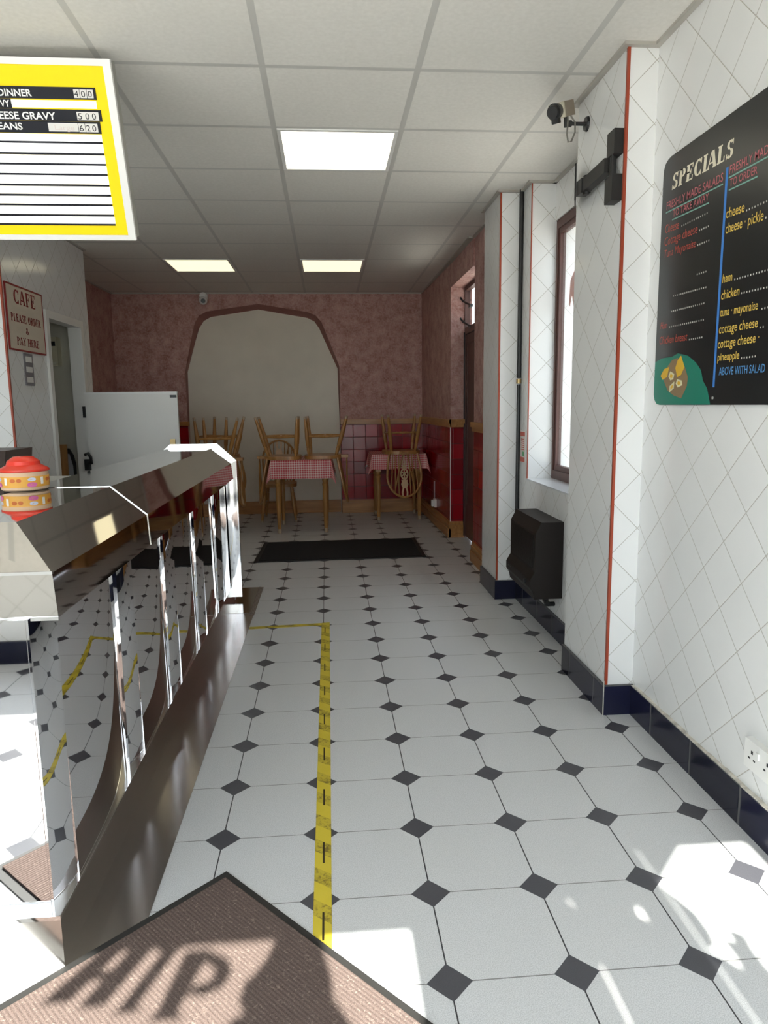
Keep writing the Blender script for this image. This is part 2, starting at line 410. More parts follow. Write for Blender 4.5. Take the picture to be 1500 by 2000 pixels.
# doorway frame
d = bpy.data.objects.new('door_1', None); C.objects.link(d); d.location = (XP, 5.63, 0); struct(d)
b = MB()
b.box(XP, XP+.018, 5.245, 5.30, 0, 1.985, M_white); b.box(XP, XP+.018, 5.955, 6.01, 0, 1.985, M_white); b.box(XP, XP+.018, 5.30, 5.955, 1.93, 1.985, M_white)
b.box(-2.048, XP, 5.28, 5.298, 0, 1.95, M_white); b.box(-2.048, XP, 5.965, 5.989, 0, 1.95, M_white); b.box(-2.048, XP, 5.298, 5.965, 1.935, 1.949, M_white)
b.build('door_frame', None, d)
b = MB(); b.tube([(XP-.01, 5.955, .84), (XP+.03, 5.93, .85), (XP+.035, 5.90, .90), (XP+.03, 5.86, .935), (XP+.02, 5.82, .925)], .012, 8, M_black); b.box(XP-.03, XP+.02, 5.935, 5.967, .79, .88, M_black)
b.build('door_catch', None, d)

# skirtings and rails
b = MB(); T_ = .013
b.box(1.2456-T_, 1.2456, -.5, 2.70-T_, 0, .128); b.box(1.13-T_, 1.2456, 2.70-T_, 2.70, 0, .128); b.box(1.13-T_, 1.13, 2.70, 3.21, 0, .128)
b.box(1.24-T_, 1.24, 3.21, 4.48-T_, 0, .128); b.box(1.10-T_, 1.24, 4.48-T_, 4.48, 0, .128); b.box(1.10-T_, 1.10, 4.48, 4.92, 0, .128)
o = b.build('baseboard_right', M_navy); struct(o)
M_grout = mat('old_plaster_edge', (.55, .52, .46), .9, vary=.3, vs_=30)
b = MB()
random.seed(9)
for seg in range(60):                                  # uneven grout line along the top of the skirting
    y0 = -.3+seg*.05; h_ = random.uniform(.002, .007)
    b.box(1.2456-.011-random.uniform(0, .003), 1.2456, y0, min(y0+.05, 2.68), .128, .128+h_)
b.box(1.1295-T_, 1.131-T_+.002, 2.70-T_-.001, 2.70-T_+.002, 0, .15)
struct(b.build('trim_%d' % (n_+1), M_grout)); n_ += 1
def skirt(b, x0, x1, y0, y1, h=.13):
    b.box(x0, x1, y0, y1, 0, h)
b = MB()
def along(b, e, z0, z1, m=None, y0=6.66, y1=8.44):      # strip along the skewed wall, standing e proud
    b.prism([(XRF(y0)-e, y0, z0), (XRF(y0)+.001, y0, z0), (XRF(y1)+.001, y1, z0), (XRF(y1)-e, y1, z0)], (0, 0, z1-z0), m)
along(b, .02, 0, .13); along(b, .028, 0, .09); along(b, .012, .13, .16)
b.box(1.17, 1.19, 4.925, 5.66, 0, .13); b.box(1.162, 1.17, 4.925, 5.66, 0, .09); b.box(1.178, 1.19, 4.925, 5.66, .13, .16)
b.box(1.178, 1.31, 6.66, 6.68, 0, .13); b.box(1.178, 1.31, 6.668, 6.68, .13, .16)
struct(b.build('baseboard_right_rear', M_pine))
b = MB(); b.box(.165, 1.12, 8.425, 8.45, 0, .125); b.box(.165, 1.13, 8.432, 8.45, .125, .16); b.box(-1.615, .15, 8.525, 8.55, 0, .15); b.box(-2.40, -1.62, 8.425, 8.45, 0, .14)
struct(b.build('baseboard_back', M_pinex))
b = MB(); b.box(-2.403, -2.38, 6.31, 8.42, 0, .14); struct(b.build('baseboard_left', M_pine))
def rail(b, x0, x1, y0, y1, e=.012, ax='x'):
    b.box(x0, x1, y0, y1, 1.075, 1.135)
b = MB()
b.box(.165, 1.13, 8.415, 8.45, 1.095, 1.125, M_pinex); b.box(.165, 1.13, 8.428, 8.45, 1.065, 1.095, M_pinex); b.box(-2.40, -1.60, 8.42, 8.45, 1.075, 1.125, M_pinex)
struct(b.build('trim_%d' % (n_+1))); n_ += 1
b = MB()
along(b, .03, 1.105, 1.145, M_pine, 6.65, 8.41); along(b, .018, 1.07, 1.105, M_pine, 6.66, 8.41)
b.box(1.16, 1.19, 4.925, 5.66, 1.105, 1.145, M_pine); b.box(1.172, 1.19, 4.925, 5.66, 1.07, 1.105, M_pine); b.box(1.16, 1.31, 6.65, 6.68, 1.105, 1.145, M_pine); b.box(1.17, 1.31, 6.66, 6.68, 1.07, 1.105, M_pine)
struct(b.build('trim_%d' % (n_+1))); n_ += 1
b = MB(); b.box(1.174, 1.182, 6.676, 6.682, .16, 1.07, M_whitep); struct(b.build('trim_%d' % (n_+1))); n_ += 1
# ceiling edge angle
M_angle = mat('painted_angle', (.42, .40, .36), .5)
b = MB(); g = .022
for x0, x1, y0, y1 in ((1.2456-g, 1.2456, -.5, 2.70-g), (1.13-g, 1.2456, 2.70-g, 2.70), (1.13-g, 1.13, 2.70, 3.21+g), (1.13, 1.385, 3.21, 3.21+g), (1.385-g, 1.385, 3.33, 4.29), (1.24-g, 1.385, 4.29-g, 4.29), (1.24-g, 1.24, 4.29, 4.48-g), (1.10-g, 1.24, 4.48-g, 4.48), (1.10-g, 1.10, 4.48, 4.92+g), (1.19-g, 1.19, 4.92, 5.66), (1.16-g, 1.19, 5.66, 8.45), (-2.40, 1.15, 8.45-g*.6, 8.45), (-2.403, -2.403+g, 6.2, 8.45), (-1.96, -1.96+g, 4.5, 6.2)):
    b.box(x0, x1, y0, y1, CE-.012, CE)
struct(b.build('trim_%d' % (n_+1), M_angle)); n_ += 1

# glass
def glass_mat(name, tint=(.93, .95, .95), refl=.08):
    m = bpy.data.materials.new(name); m.use_nodes = True; nt = m.node_tree; nt.nodes.clear()
    o = nt.nodes.new('ShaderNodeOutputMaterial'); mx = nt.nodes.new('ShaderNodeMixShader'); t = nt.nodes.new('ShaderNodeBsdfTransparent'); g = nt.nodes.new('ShaderNodeBsdfGlossy')
    lw = nt.nodes.new('ShaderNodeLayerWeight'); lw.inputs[0].default_value = .5; fr = nt.nodes.new('ShaderNodeMath'); fr.operation = 'POWER'; fr.inputs[1].default_value = 5.0
    fa = nt.nodes.new('ShaderNodeMath'); fa.operation = 'MULTIPLY_ADD'; fa.inputs[1].default_value = .9; fa.inputs[2].default_value = .045
    nt.links.new(lw.outputs['Facing'], fr.inputs[0]); nt.links.new(fr.outputs[0], fa.inputs[0]); fr = fa
    t.inputs[0].default_value = (*tint, 1); g.inputs['Roughness'].default_value = .01
    nt.links.new(fr.outputs[0], mx.inputs[0]); nt.links.new(t.outputs[0], mx.inputs[1]); nt.links.new(g.outputs[0], mx.inputs[2]); nt.links.new(mx.outputs[0], o.inputs[0]); return m
M_glass = glass_mat('clear_glass')
M_brown = wood('brown_window_frame', (.075, .028, .02), (.11, .045, .035), 2, .45)
# window in the recess
w = bpy.data.objects.new('window_1', None); C.objects.link(w); w.location = (1.40, 3.81, .82); struct(w)
b = MB()
for y0, y1, z0, z1 in ((4.262, 4.29, .82, 2.36), (3.33, 3.358, .82, 2.36), (3.358, 4.262, .82, .88), (3.358, 4.262, 2.31, 2.36)):
    b.box(1.395, 1.44, y0, y1, z0, z1)
for y0, y1, z0, z1 in ((4.236, 4.261, .88, 2.31), (3.359, 3.384, .88, 2.31), (3.384, 4.236, .88, .91), (3.384, 4.236, 2.28, 2.31)):
    b.box(1.402, 1.436, y0, y1, z0, z1)
b.build('window_frame', M_brown, w)
b = MB(); b.box(1.412, 1.418, 3.384, 4.236, .91, 2.28); b.build('window_pane', M_glass, w)
b = MB(); b.prism([(1.421, 4.10, 1.99), (1.421, 4.04, 2.03), (1.421, 4.00, 2.02), (1.421, 3.99, 1.96), (1.421, 4.02, 1.91), (1.421, 4.00, 1.85), (1.421, 4.04, 1.84), (1.421, 4.07, 1.90), (1.421, 4.10, 1.84), (1.421, 4.12, 1.86)], (.001, 0, 0), mat('orange_vinyl', (.75, .13, .05), .5))
b.prism([(1.421, 3.92, 2.03), (1.421, 3.86, 2.03), (1.421, 3.86, 1.84), (1.421, 3.90, 1.84)], (.001, 0, 0)); b.build('window_lettering', None, w)
M_sill = mat('glossy_sill', (.70, .72, .75), .12)
b = MB(); b.box(1.236, 1.395, 3.331, 4.289, .818, .826); b.build('window_sill', M_sill, w)
# neighbouring building seen through the recess window
b = MB(); b.box(5.5, 9, -.5, 20.5, -.06, 5.5, mat('grey_render', (.03, .036, .058), .8, vary=.1)); struct(b.build('wall_outside'))

# side door in the right rear wall
d = bpy.data.objects.new('door_2', None); C.objects.link(d); d.location = (1.36, 6.17, 0); struct(d)
b = MB()
for y0, y1, z0, z1 in ((6.658, 6.68, 0, 2.36), (5.66, 5.71, 0, 2.36), (5.71, 6.658, 2.325, 2.36), (5.71, 6.658, 1.93, 1.99)): b.box(1.31, 1.36, y0, y1, z0, z1)
b.build('door_frame', M_brown, d)
b = MB()
for y0, y1, z0, z1 in ((6.60, 6.655, .02, 1.925), (5.715, 5.80, .02, 1.925), (5.80, 6.60, 1.84, 1.925), (5.80, 6.60, .02, .35)): b.box(1.32, 1.35, y0, y1, z0, z1)
b.build('door_leaf', M_brown, d)
b = MB(); b.box(1.328, 1.342, 5.80, 6.60, .35, 1.84); b.build('door_panel', M_brown, d)
b = MB(); b.box(1.332, 1.336, 5.71, 6.658, 1.99, 2.325); b.build('fanlight_pane', M_glass, d)
for z in (2.245, 2.06):
    b = MB(); b.tube([(1.31, 6.67, z), (1.285, 6.64, z-.015), (1.265, 6.655, z+.02)], .009, 8); b.tube([(1.285, 6.64, z-.015), (1.325, 6.45, z-.08)], .009, 8); b.box(1.305, 1.330, 6.40, 6.48, z-.095, z-.07); b.build('window_stay', M_black, d)
b = MB(); b.box(1.302, 1.310, 6.655, 6.679, .02, 1.95); b.build('door_seal', M_black, d)

# shop front behind the photographer: tiled riser, glazing, header, lettering, door
b = MB()
M_dxf = diag(0, -1.5, .40, 'white_diagonal_tiles_front')
b.box(-3.3, .175, -.62, -.50, 0, .65, mx=M_dy, my=M_dxf, mz=M_whitep); b.box(.87, 1.62, -.62, -.50, 0, .65, mx=M_dy, my=M_dxf, mz=M_whitep)
b.box(-3.3, .175, -.62, -.50, 2.286, CE, mx=M_white, my=M_white, mz=M_white); b.box(.175, .87, -.62, -.50, 2.36, CE, M_white); b.box(.87, 1.62, -.62, -.50, 2.55, CE, M_white)
struct(b.build('wall_front'))
b = MB(); b.box(-3.2, .17, -.50, -.488, 0, .12); b.box(.875, 1.23, -.50, -.488, 0, .12); struct(b.build('baseboard_front', M_navy))
ZS = lambda fy: (fy+.547)*SUN_T                          # floor shadow distance -> height on the glass
w = bpy.data.objects.new('window_2', None); C.objects.link(w); w.location = (-1.5, -.56, .65); struct(w)
b = MB()
b.box(-3.2, .175, -.585, -.515, .65, .69); b.box(-3.2, -3.15, -.585, -.515, .69, 2.286); b.box(-1.70, -1.66, -.585, -.515, .69, 2.286); b.box(.172, .20, -.585, -.515, 0, 2.36); b.build('window_frame', M_white, w)
b = MB(); b.box(-3.15, .172, -.552, -.548, .69, 2.286); b.build('window_pane', M_glass, w)
M_vin = mat('opaque_window_vinyl', (.45, .03, .03), .5)
b = MB()
# the letters whose shadow falls on the mat, and an added blocker shaped to the dark area beside
def vinyl(b, pts): b.prism([(x, -.547, ZS(y)) for x, y in pts], (0, .002, 0))
for st in ([(-.575, 1.556), (-.522, 1.556), (-.596, 1.418), (-.655, 1.418)], [(-.503, 1.556), (-.449, 1.556), (-.516, 1.400), (-.570, 1.400)], [(-.585, 1.507), (-.481, 1.492), (-.489, 1.464), (-.592, 1.480)],
           [(-.440, 1.556), (-.376, 1.556), (-.388, 1.542), (-.444, 1.392), (-.428, 1.378), (-.492, 1.378), (-.480, 1.392), (-.424, 1.542)],
           [(-.366, 1.542), (-.307, 1.542), (-.352, 1.370), (-.336, 1.352), (-.412, 1.352), (-.396, 1.370)],
           [(-.344, 1.542), (-.300, 1.532), (-.312, 1.502), (-.335, 1.508)], [(-.300, 1.532), (-.262, 1.508), (-.291, 1.484), (-.312, 1.502)], [(-.262, 1.508), (-.248, 1.470), (-.287, 1.464), (-.291, 1.484)], [(-.248, 1.470), (-.262, 1.430), (-.298, 1.442), (-.287, 1.464)], [(-.262, 1.430), (-.300, 1.408), (-.340, 1.414), (-.330, 1.438), (-.298, 1.442)]):
    vinyl(b, st)
b.build('window_lettering', M_vin, w)
b = MB()
vinyl(b, [(-.151, 1.575), (-.172, 1.504), (-.193, 1.46), (-.218, 1.432), (-.219, 1.411), (-.224, 1.383), (-.206, 1.355), (-.239, 1.332), (-.25, 1.20), (.05, 1.20), (.018, 1.307), (-.017, 1.376), (-.020, 1.435), (-.034, 1.491), (-.045, 1.575)]); b.build('window_shadow_blocker', M_vin, w)
w = bpy.data.objects.new('window_3', None); C.objects.link(w); w.location = (1.05, -.56, .65); struct(w)
b = MB()
b.box(.87, 1.2456, -.585, -.515, .65, .69); b.box(.845, .87, -.585, -.515, 0, 2.55); b.box(1.2, 1.2456, -.585, -.515, .69, 2.55); b.build('window_frame', M_white, w)
b = MB(); b.box(.87, 1.2, -.552, -.548, .69, 2.55); b.build('window_pane', M_glass, w)
b = MB()
# added opaque outlines, shaped so their shadow bounds the sun patch by the wall
vinyl(b, [(.872, 1.655), (.892, 1.605), (.912, 1.543), (.911, 1.482), (.903, 1.442), (.879, 1.424), (.903, 1.398), (.921, 1.367), (.927, 1.412), (.922, 1.469), (.935, 1.456), (.951, 1.449), (.952, 1.49), (.975, 1.481), (.991, 1.462), (.981, 1.417), (.982, 1.363), (.99, 1.2), (.872, 1.2)])
vinyl(b, [(.872, 1.86), (1.02, 1.86), (1.0, 1.806), (.872, 1.668)]); b.build('sun_patch_mask', M_vin, w)
d = bpy.data.objects.new('door_3', None); C.objects.link(d); d.location = (.52, -.56, 0); struct(d)
b = MB()
for x0, x1, z0, z1 in ((.20, .27, .01, 2.05), (.775, .845, .01, 2.05), (.27, .775, .01, .12), (.20, .27, 2.05, 2.36), (.775, .845, 2.05, 2.36), (.27, .775, 2.345, 2.36)): b.box(x0, x1, -.575, -.525, z0, z1)
b.build('door_leaf', M_white, d)
b = MB(); b.box(.27, .775, -.552, -.548, .12, 1.83); b.build('door_pane', M_glass, d)
b = MB(); b.box(.27, .6035, -.550, -.544, 1.83, 2.345)  # opaque sheet added to shade the floor; slit and hole shape the light spots
hole = [(.768, ZS(1.557)), (.780, ZS(1.589)), (.794, ZS(1.584)), (.809, ZS(1.534)), (.822, ZS(1.496)), (.797, ZS(1.511))]
b.prism([(x-.008, -.550, z) for x, z in [(.614, 1.83), (.86, 1.83), (.86, 2.345), (.614, 2.345), (.614, hole[0][1]+.0004), (hole[0][0], hole[0][1]+.0004)] + hole[1:] + [(hole[0][0], hole[0][1]-.0004), (.614, hole[0][1]-.0004)]], (0, .006, 0)); b.box(.598, .608, -.551, -.543, ZS(1.41), ZS(1.60)); b.build('door_sun_mask', M_vin, d)

# ================================================================== CEILING LIGHTS
def light(x0, y0, col, es, label):
    t = thing('ceiling_light', label, 'ceiling light', (x0+.3, y0+.3, CE))
    b = MB(); f = .018
    for q in ((x0+.012, x0+.588, y0+.012, y0+.012+f), (x0+.012, x0+.588, y0+.588-f, y0+.588), (x0+.012, x0+.012+f, y0+.012+f, y0+.588-f), (x0+.588-f, x0+.588, y0+.012+f, y0+.588-f)):
        b.box(*q, CE-.006, CE+.001)
    b.build('frame', M_whitep, t)
    b = MB(); b.box(x0+.012+f, x0+.588-f, y0+.012+f, y0+.588-f, CE-.004, CE+.001); b.build('diffuser', mat('lit_diffuser_%d' % round(es*100), (.9, .9, .85), .5, emit=col, es=es), t)
light(-.2124, 3.5415, (1, .93, .72), 1.9, 'bright square ceiling light nearest the counter, alone in its row')
light(-1.4124, 6.5415, (1, .90, .58), .95, 'yellowish square ceiling light at the back, left one near the alcove corner')
light(-.2124, 6.5415, (1, .90, .58), .95, 'yellowish square ceiling light at the back, in front of the arch top')

# ================================================================== COUNTER
t = thing('service_counter', 'long mirror-polished steel service counter with sloped front edge', 'counter', (-.9, 3.1, 0))
Y0, Y1 = 1.565, 4.64
prof = [(-.6065, .835), (-.612, .937), (-.727, 1.035), (-1.0, 1.035), (-1.10, .95), (-1.10, .835)]
b = MB(); nv = [b.bm.verts.new((x, Y0+(.112 if 1 < i < 4 else 0), z)) for i, (x, z) in enumerate(prof)]; fv = [b.bm.verts.new((x, Y1, z)) for x, z in prof]
for i in range(6): b.bm.faces.new((nv[i], nv[(i+1) % 6], fv[(i+1) % 6], fv[i]))
b.bm.faces.new((nv[0], nv[1], nv[4], nv[5])); b.bm.faces.new((nv[1], nv[2], nv[3], nv[4])); b.bm.faces.new(fv); b.build('hood', M_steel, t)
def band(prof2, y, w, th, name, m, lift=.0):            # thin strip following the hood outline
    b = MB(); n = len(prof2)
    for i in range(n-1):
        p = Vector((prof2[i][0], 0, prof2[i][1])); q = Vector((prof2[i+1][0], 0, prof2[i+1][1])); dd = (q-p).normalized(); no = Vector((-dd.z, 0, dd.x)) if True else None
        if no.dot(Vector((1, 0, 1))) < 0 and i < 3: no = -no
        b.prism([p+Vector((0, y, 0))-dd*th*.4, q+Vector((0, y, 0))+dd*th*.4, q+no*th+Vector((0, y, 0))+dd*th*.4, p+no*th+Vector((0, y, 0))-dd*th*.4], (0, w, 0))
    return b.build(name, m, t)
band(prof[:4], 2.40, .008, .0022, 'joint_strip', M_trim)
# body behind the panels
XB = -.668
b = MB(); b.box(-1.08, -.735, 1.56, 4.60, .13, .84); b.build('carcass', M_dark, t)
b = MB(); b.box(-1.08, XB-.006, 1.552, 1.566, .13, .835); b.build('end_panel', M_panel, t)
pil = [1.552, 2.20, 2.83, 3.49, 4.13]; PW = .15
PW = .115
for k, y in enumerate(pil):                              # folded pilasters, turned a little towards the door
    b = MB(); N = 14; ya = y+(.002 if k == 0 else 0)
    fr = [(XB+.016*i/N+.0016*math.sin(PI*i/N), ya+(y+PW-ya)*i/N) for i in range(N+1)]
    b.prism([(x, yy, .13) for x, yy in fr] + [(-.74, y+PW, .13), (-.74, ya, .13)], (0, 0, .706))
    for f in b.bm.faces: f.smooth = True
    b.build('pilaster', M_panel, t)
ends = pil[1:] + [4.61]
for y, y2 in zip([p+PW for p in pil], ends):            # bowed mirror panels between them
    b = MB(); N = 28; fr = []
    x = XB+.016
    for i in range(N+1):
        u = i/N; yy = y+(y2-y)*u
        th = math.radians(.2+7.5*u**2.2)
        if i: x -= math.tan(th)*(y2-y)/N
        fr.append((x, yy))
    top = [b.bm.verts.new((p[0]-.004, p[1], .836)) for p in fr]; bot = [b.bm.verts.new((p[0]+.004, p[1], .13)) for p in fr]
    for i in range(N):
        f = b.bm.faces.new((bot[i], bot[i+1], top[i+1], top[i])); f.smooth = True
    bk = [b.bm.verts.new((fr[0][0]-.012, fr[0][1], z)) for z in (.13, .836)] + [b.bm.verts.new((fr[-1][0]-.012, fr[-1][1], z)) for z in (.836, .13)]
    b.bm.faces.new(bk); b.bm.faces.new((bot[0], top[0], bk[1], bk[0])); b.bm.faces.new((top[-1], bot[-1], bk[3], bk[2]))
    b.bm.faces.new(bot[::-1]+[bk[0], bk[3]]); b.bm.faces.new(top+[bk[2], bk[1]])
    b.build('front_panel', M_panel, t)
b = MB(); b.box(-1.10, -.644, 1.525, 4.64, 0, .13); b.build('kick_base', M_kick, t)
b = MB(); b.box(-1.10, -.6435, 1.5235, 1.527, .122, .132); b.box(-.6455, -.6432, 1.527, 4.64, .124, .1315); b.build('ledge_edging', M_trim, t)
b = MB(); b.box(-1.10, -.6060, Y0-.0022, Y0+.002, .829, .8375); b.box(-1.10, -.611, Y0-.003, Y0+.004, .934, .941); b.build('hood_edging', M_trim, t)
# raised end flange outlining the far end
b = MB(); th = .022; y = 4.64
o1 = [(-1.13, .955), (-1.012, 1.035+th), (-.713, 1.035+th), (-.594, .945), (-.594, .03)]
i1 = [(-1.10, .93), (-1.0, 1.04), (-.705, 1.04), (-.62, .94), (-.685, .83), (-.685, .03)]
b.prism([(x, y, z) for x, z in [(-1.13, .03)] + o1], (0, .028, 0)); fl = b
fl.build('end_flange', M_trim, t)

# steel plates on the floor along the counter
M_plate = steel('dark_floor_plate', (.42, .395, .385), .19, .10, 5); M_plate2 = steel('grey_brown_floor_plate', (.34, .31, .28), .12, .05, 4)
b = MB(); b.box(-.644, -.487, 1.50, 4.34, 0, .003); tag(b.build('floor_plate', M_plate, base=(-.56, 2.9, 0)), 'long dark polished plate on the floor along the counter foot', 'floor plate')
t = thing('floor_plate', 'short grey brown plate with ridged edge at the far end of the counter', 'floor plate', (-.56, 4.66, 0))
b = MB(); b.box(-.644, -.515, 4.342, 4.98, 0, .004); b.build('plate', M_plate2, t)
b = MB()
for i in range(4): b.box(-.515+i*.0085, -.515+i*.0085+.006, 4.30, 4.98, 0, .006-.0008*i)
b.build('ridged_edge', mat('brown_edge_strip', (.22, .17, .14), .35), t)

# ================================================================== BEHIND THE COUNTER
t = thing('back_counter', 'low back worktop hidden behind the steel counter', 'worktop', (-1.65, 3.0, 0))
b = MB(); b.box(-1.93, -1.38, 1.9, 4.3, .86, .90); b.build('worktop', M_white, t)
b = MB(); b.box(-1.91, -1.42, 1.92, 4.28, 0, .86); b.build('cabinet', M_whitep, t)
t = thing('till', 'dark brown till box behind the counter by the left picture edge', 'till', (-1.31, 2.6, 1.047))
t.location = (-1.55, 3.42, .90)
b = MB(); b.prism([(-1.80, 3.30, .90), (-1.475, 3.30, .90), (-1.482, 3.38, 1.105), (-1.80, 3.38, 1.105)], (0, .30, 0), mat('dark_brown_plastic', (.035, .018, .014), .35)); b.bevel(.006, 1); b.build('body', None, t)
b = MB(); b.prism([(-1.76, 3.318, .96), (-1.52, 3.318, .96), (-1.52, 3.352, 1.06), (-1.76, 3.352, 1.06)], (0, .004, .002)); b.build('screen', M_black, t)

# tub on the counter
cx, cy_, cz = -.985, 2.365, 1.0365
t = thing('plastic_tub', 'orange labelled plastic tub with red domed lid on the counter', 'tub', (cx, cy_, cz))
b = MB(); b.lathe((cx, cy_, cz), [(.066, .0), (.0705, .004), (.0725, .058), (.0735, .060)], 40); b.build('body', mat('peach_plastic', (.80, .55, .36), .35), t)
b = MB(); b.lathe((cx, cy_, cz), [(.0716, .012), (.0722, .012), (.0732, .046), (.0726, .046)], 40); lb = b.build('paper_label', mat('orange_label', (.85, .42, .06), .45), t)
def cyl_patch(b, a0, a1, z0, z1, m, n=10, oval=False):
    r = .0736
    if oval:
        ac, zc, ra, rz = (a0+a1)/2, (z0+z1)/2, (a1-a0)/2, (z1-z0)/2
        pts = [(ac+ra*math.cos(2*PI*i/16), zc+rz*math.sin(2*PI*i/16)) for i in range(16)]
        b.poly([(cx+r*math.cos(math.radians(a)), cy_+r*math.sin(math.radians(a)), cz+z) for a, z in pts], m)
    else:
        for i in range(n):
            p, q = a0+(a1-a0)*i/n, a0+(a1-a0)*(i+1)/n
            b.poly([(cx+r*math.cos(math.radians(a)), cy_+r*math.sin(math.radians(a)), cz+z) for a, z in ((p, z0), (q, z0), (q, z1), (p, z1))], m)
mp_, mw_, ml_, mr_ = mat('pink_print', (.70, .16, .38), .5), mat('white_print', (.9, .88, .82), .5), mat('pale_blue_print', (.62, .68, .85), .5), mat('rust_print', (.62, .15, .02), .5)
b = MB(); vdir = math.degrees(math.atan2(-cy_, -cx))
for a in (-60, 30, 120):
    cyl_patch(b, vdir+a-26, vdir+a-2, .012, .028, mp_, oval=True); cyl_patch(b, vdir+a-24, vdir+a-4, .031, .043, ml_, oval=True)
    cyl_patch(b, vdir+a+8, vdir+a+16, .020, .043, mw_); cyl_patch(b, vdir+a+24, vdir+a+38, .028, .040, mr_, oval=True); cyl_patch(b, vdir+a+40, vdir+a+52, .028, .040, mr_, oval=True)
b.build('print', None, lb)
b = MB(); b.lathe((cx, cy_, cz), [(.074, .0595), (.076, .062), (.075, .067), (.054, .079), (.051, .081), (.0485, .092), (.045, .095), (.030, .106), (.024, .107), (.012, .1075)], 40); b.build('lid', mat('glossy_red_plastic', (.72, .035, .015), .25), t)

# half-height gate beyond the counter
t = thing('half_height_gate', 'white half-height gate panel closing the gap beyond the counter', 'gate', (-1.6, 5.967, 0))
b = MB(); b.box(-1.955, -1.217, 5.95, 5.985, .04, 1.42); b.bevel(.002, 1); b.build('gate_panel', M_white, t)
b = MB(); b.box(-1.957, -1.215, 5.947, 5.988, 1.405, 1.422); b.build('top_edging', M_whitep, t)
b = MB(); b.box(-1.272, -1.222, 5.936, 5.95, 1.372, 1.393); b.tube([(-1.262, 5.938, 1.382), (-1.262, 5.925, 1.382)], .006, 8); b.build('bolt', M_black, t)
M_brass = mat('aged_brass', (.42, .30, .14), .35, .8)
b = MB(); b.box(-1.292, -1.250, 5.938, 5.95, .985, 1.035); b.build('catch_plate', M_brass, t)
b = MB(); b.box(-1.972, -1.952, 5.935, 5.95, 1.22, 1.31); b.build('hinge', M_dark, t)

# things in the little room through the doorway
t = thing('fuse_box', 'cream fuse box with dark window seen through the doorway', 'fuse box', (-2.30, 6.10, 1.64))
b = MB(); b.box(-2.46, -2.160, 6.01, 6.10, 1.640, 1.868); b.bevel(.006, 2); b.build('case', mat('old_cream_plastic', (.62, .58, .42), .45), t)
b = MB(); b.box(-2.44, -2.172, 6.003, 6.011, 1.795, 1.832); b.build('switch_window', M_black, t)
b = MB(); b.box(-2.45, -2.172, 6.006, 6.011, 1.652, 1.668); b.build('lower_lip', mat('pale_cream_plastic', (.70, .68, .55), .45), t)
b = MB(); b.tube([(-2.30, 6.075, 1.868), (-2.30, 6.075, 1.97), (-2.24, 6.06, 1.985)], .012, 8); b.build('cable', M_black, t)
b = MB(); b.prism([(-2.34, 5.99, 0), (-2.155, 5.99, 0), (-2.155, 6.03, 1.0), (-2.34, 6.03, 1.0)], (0, .018, 0)); tag(b.build('wooden_board', wood('orange_board', (.38, .18, .06), (.52, .28, .10)), base=(-2.25, 5.99, 0)), 'orange brown wooden board leaning inside the doorway', 'board')
t = thing('tray', 'black rimmed tray standing behind the wooden board inside the doorway', 'tray', (-2.2, 6.06, 0))
b = MB(); b.prism([(-2.33, 6.055, 0), (-2.10, 6.055, 0), (-2.105, 6.07, .84), (-2.12, 6.07, .91), (-2.15, 6.07, .965), (-2.33, 6.07, .965)], (0, .012, 0)); b.build('tray_rim', M_black, t)
b = MB(); b.prism([(-2.32, 6.051, .02), (-2.122, 6.051, .02), (-2.127, 6.066, .82), (-2.15, 6.066, .92), (-2.32, 6.066, .92)], (0, .003, 0)); b.build('tray_face', mat('grey_laminate', (.45, .46, .50), .4), t)

# ================================================================== SIGNS ON THE LEFT
t = thing('cafe_sign', 'cream cafe order and pay sign with red lettering on the left wall', 'sign', (XP, 4.93, 1.87))
b = MB(); b.box(XP, XP+.008, 4.652, 5.214, 1.668, 2.072); b.build('sign_board', mat('cream_sign', (.66, .58, .47), .5), t)
b = MB(); e = .010
for y0, y1, z0, z1 in ((4.648, 5.218, 2.066, 2.076), (4.648, 5.218, 1.664, 1.674), (4.648, 4.655, 1.674, 2.066), (5.211, 5.218, 1.674, 2.066)): b.box(XP+.001, XP+.011, y0, y1, z0, z1)
b.build('red_border', M_redtxt, t)
X_ = XP+.009
for s_, y, z, w_, h_, hv in (('CAFE', 4.762, 1.960, .335, .088, .21), ('PLEASE ORDER', 4.700, 1.846, .462, .050, .22), ('&', 4.905, 1.778, .052, .044, .2), ('PAY HERE', 4.758, 1.702, .345, .050, .22)):
    b = MB(); serif_text(b, s_, (X_, y, z), (0, 1, 0), (0, 0, 1), w_, h_, None, hv); b.build('lettering', M_redtxt, t)
t = thing('card_holder', 'narrow grey three-slot card strip under the cafe sign', 'card holder', (XP, 4.915, 1.55))
b = MB(); b.box(XP, XP+.006, 4.848, 4.985, 1.448, 1.656); b.build('strip', mat('grey_plastic', (.22, .21, .23), .45), t)
for z in (1.462, 1.528, 1.594):
    b = MB(); b.box(XP+.006, XP+.0075, 4.868, 4.965, z+.006, z+.042); b.build('card', M_whitep, t)

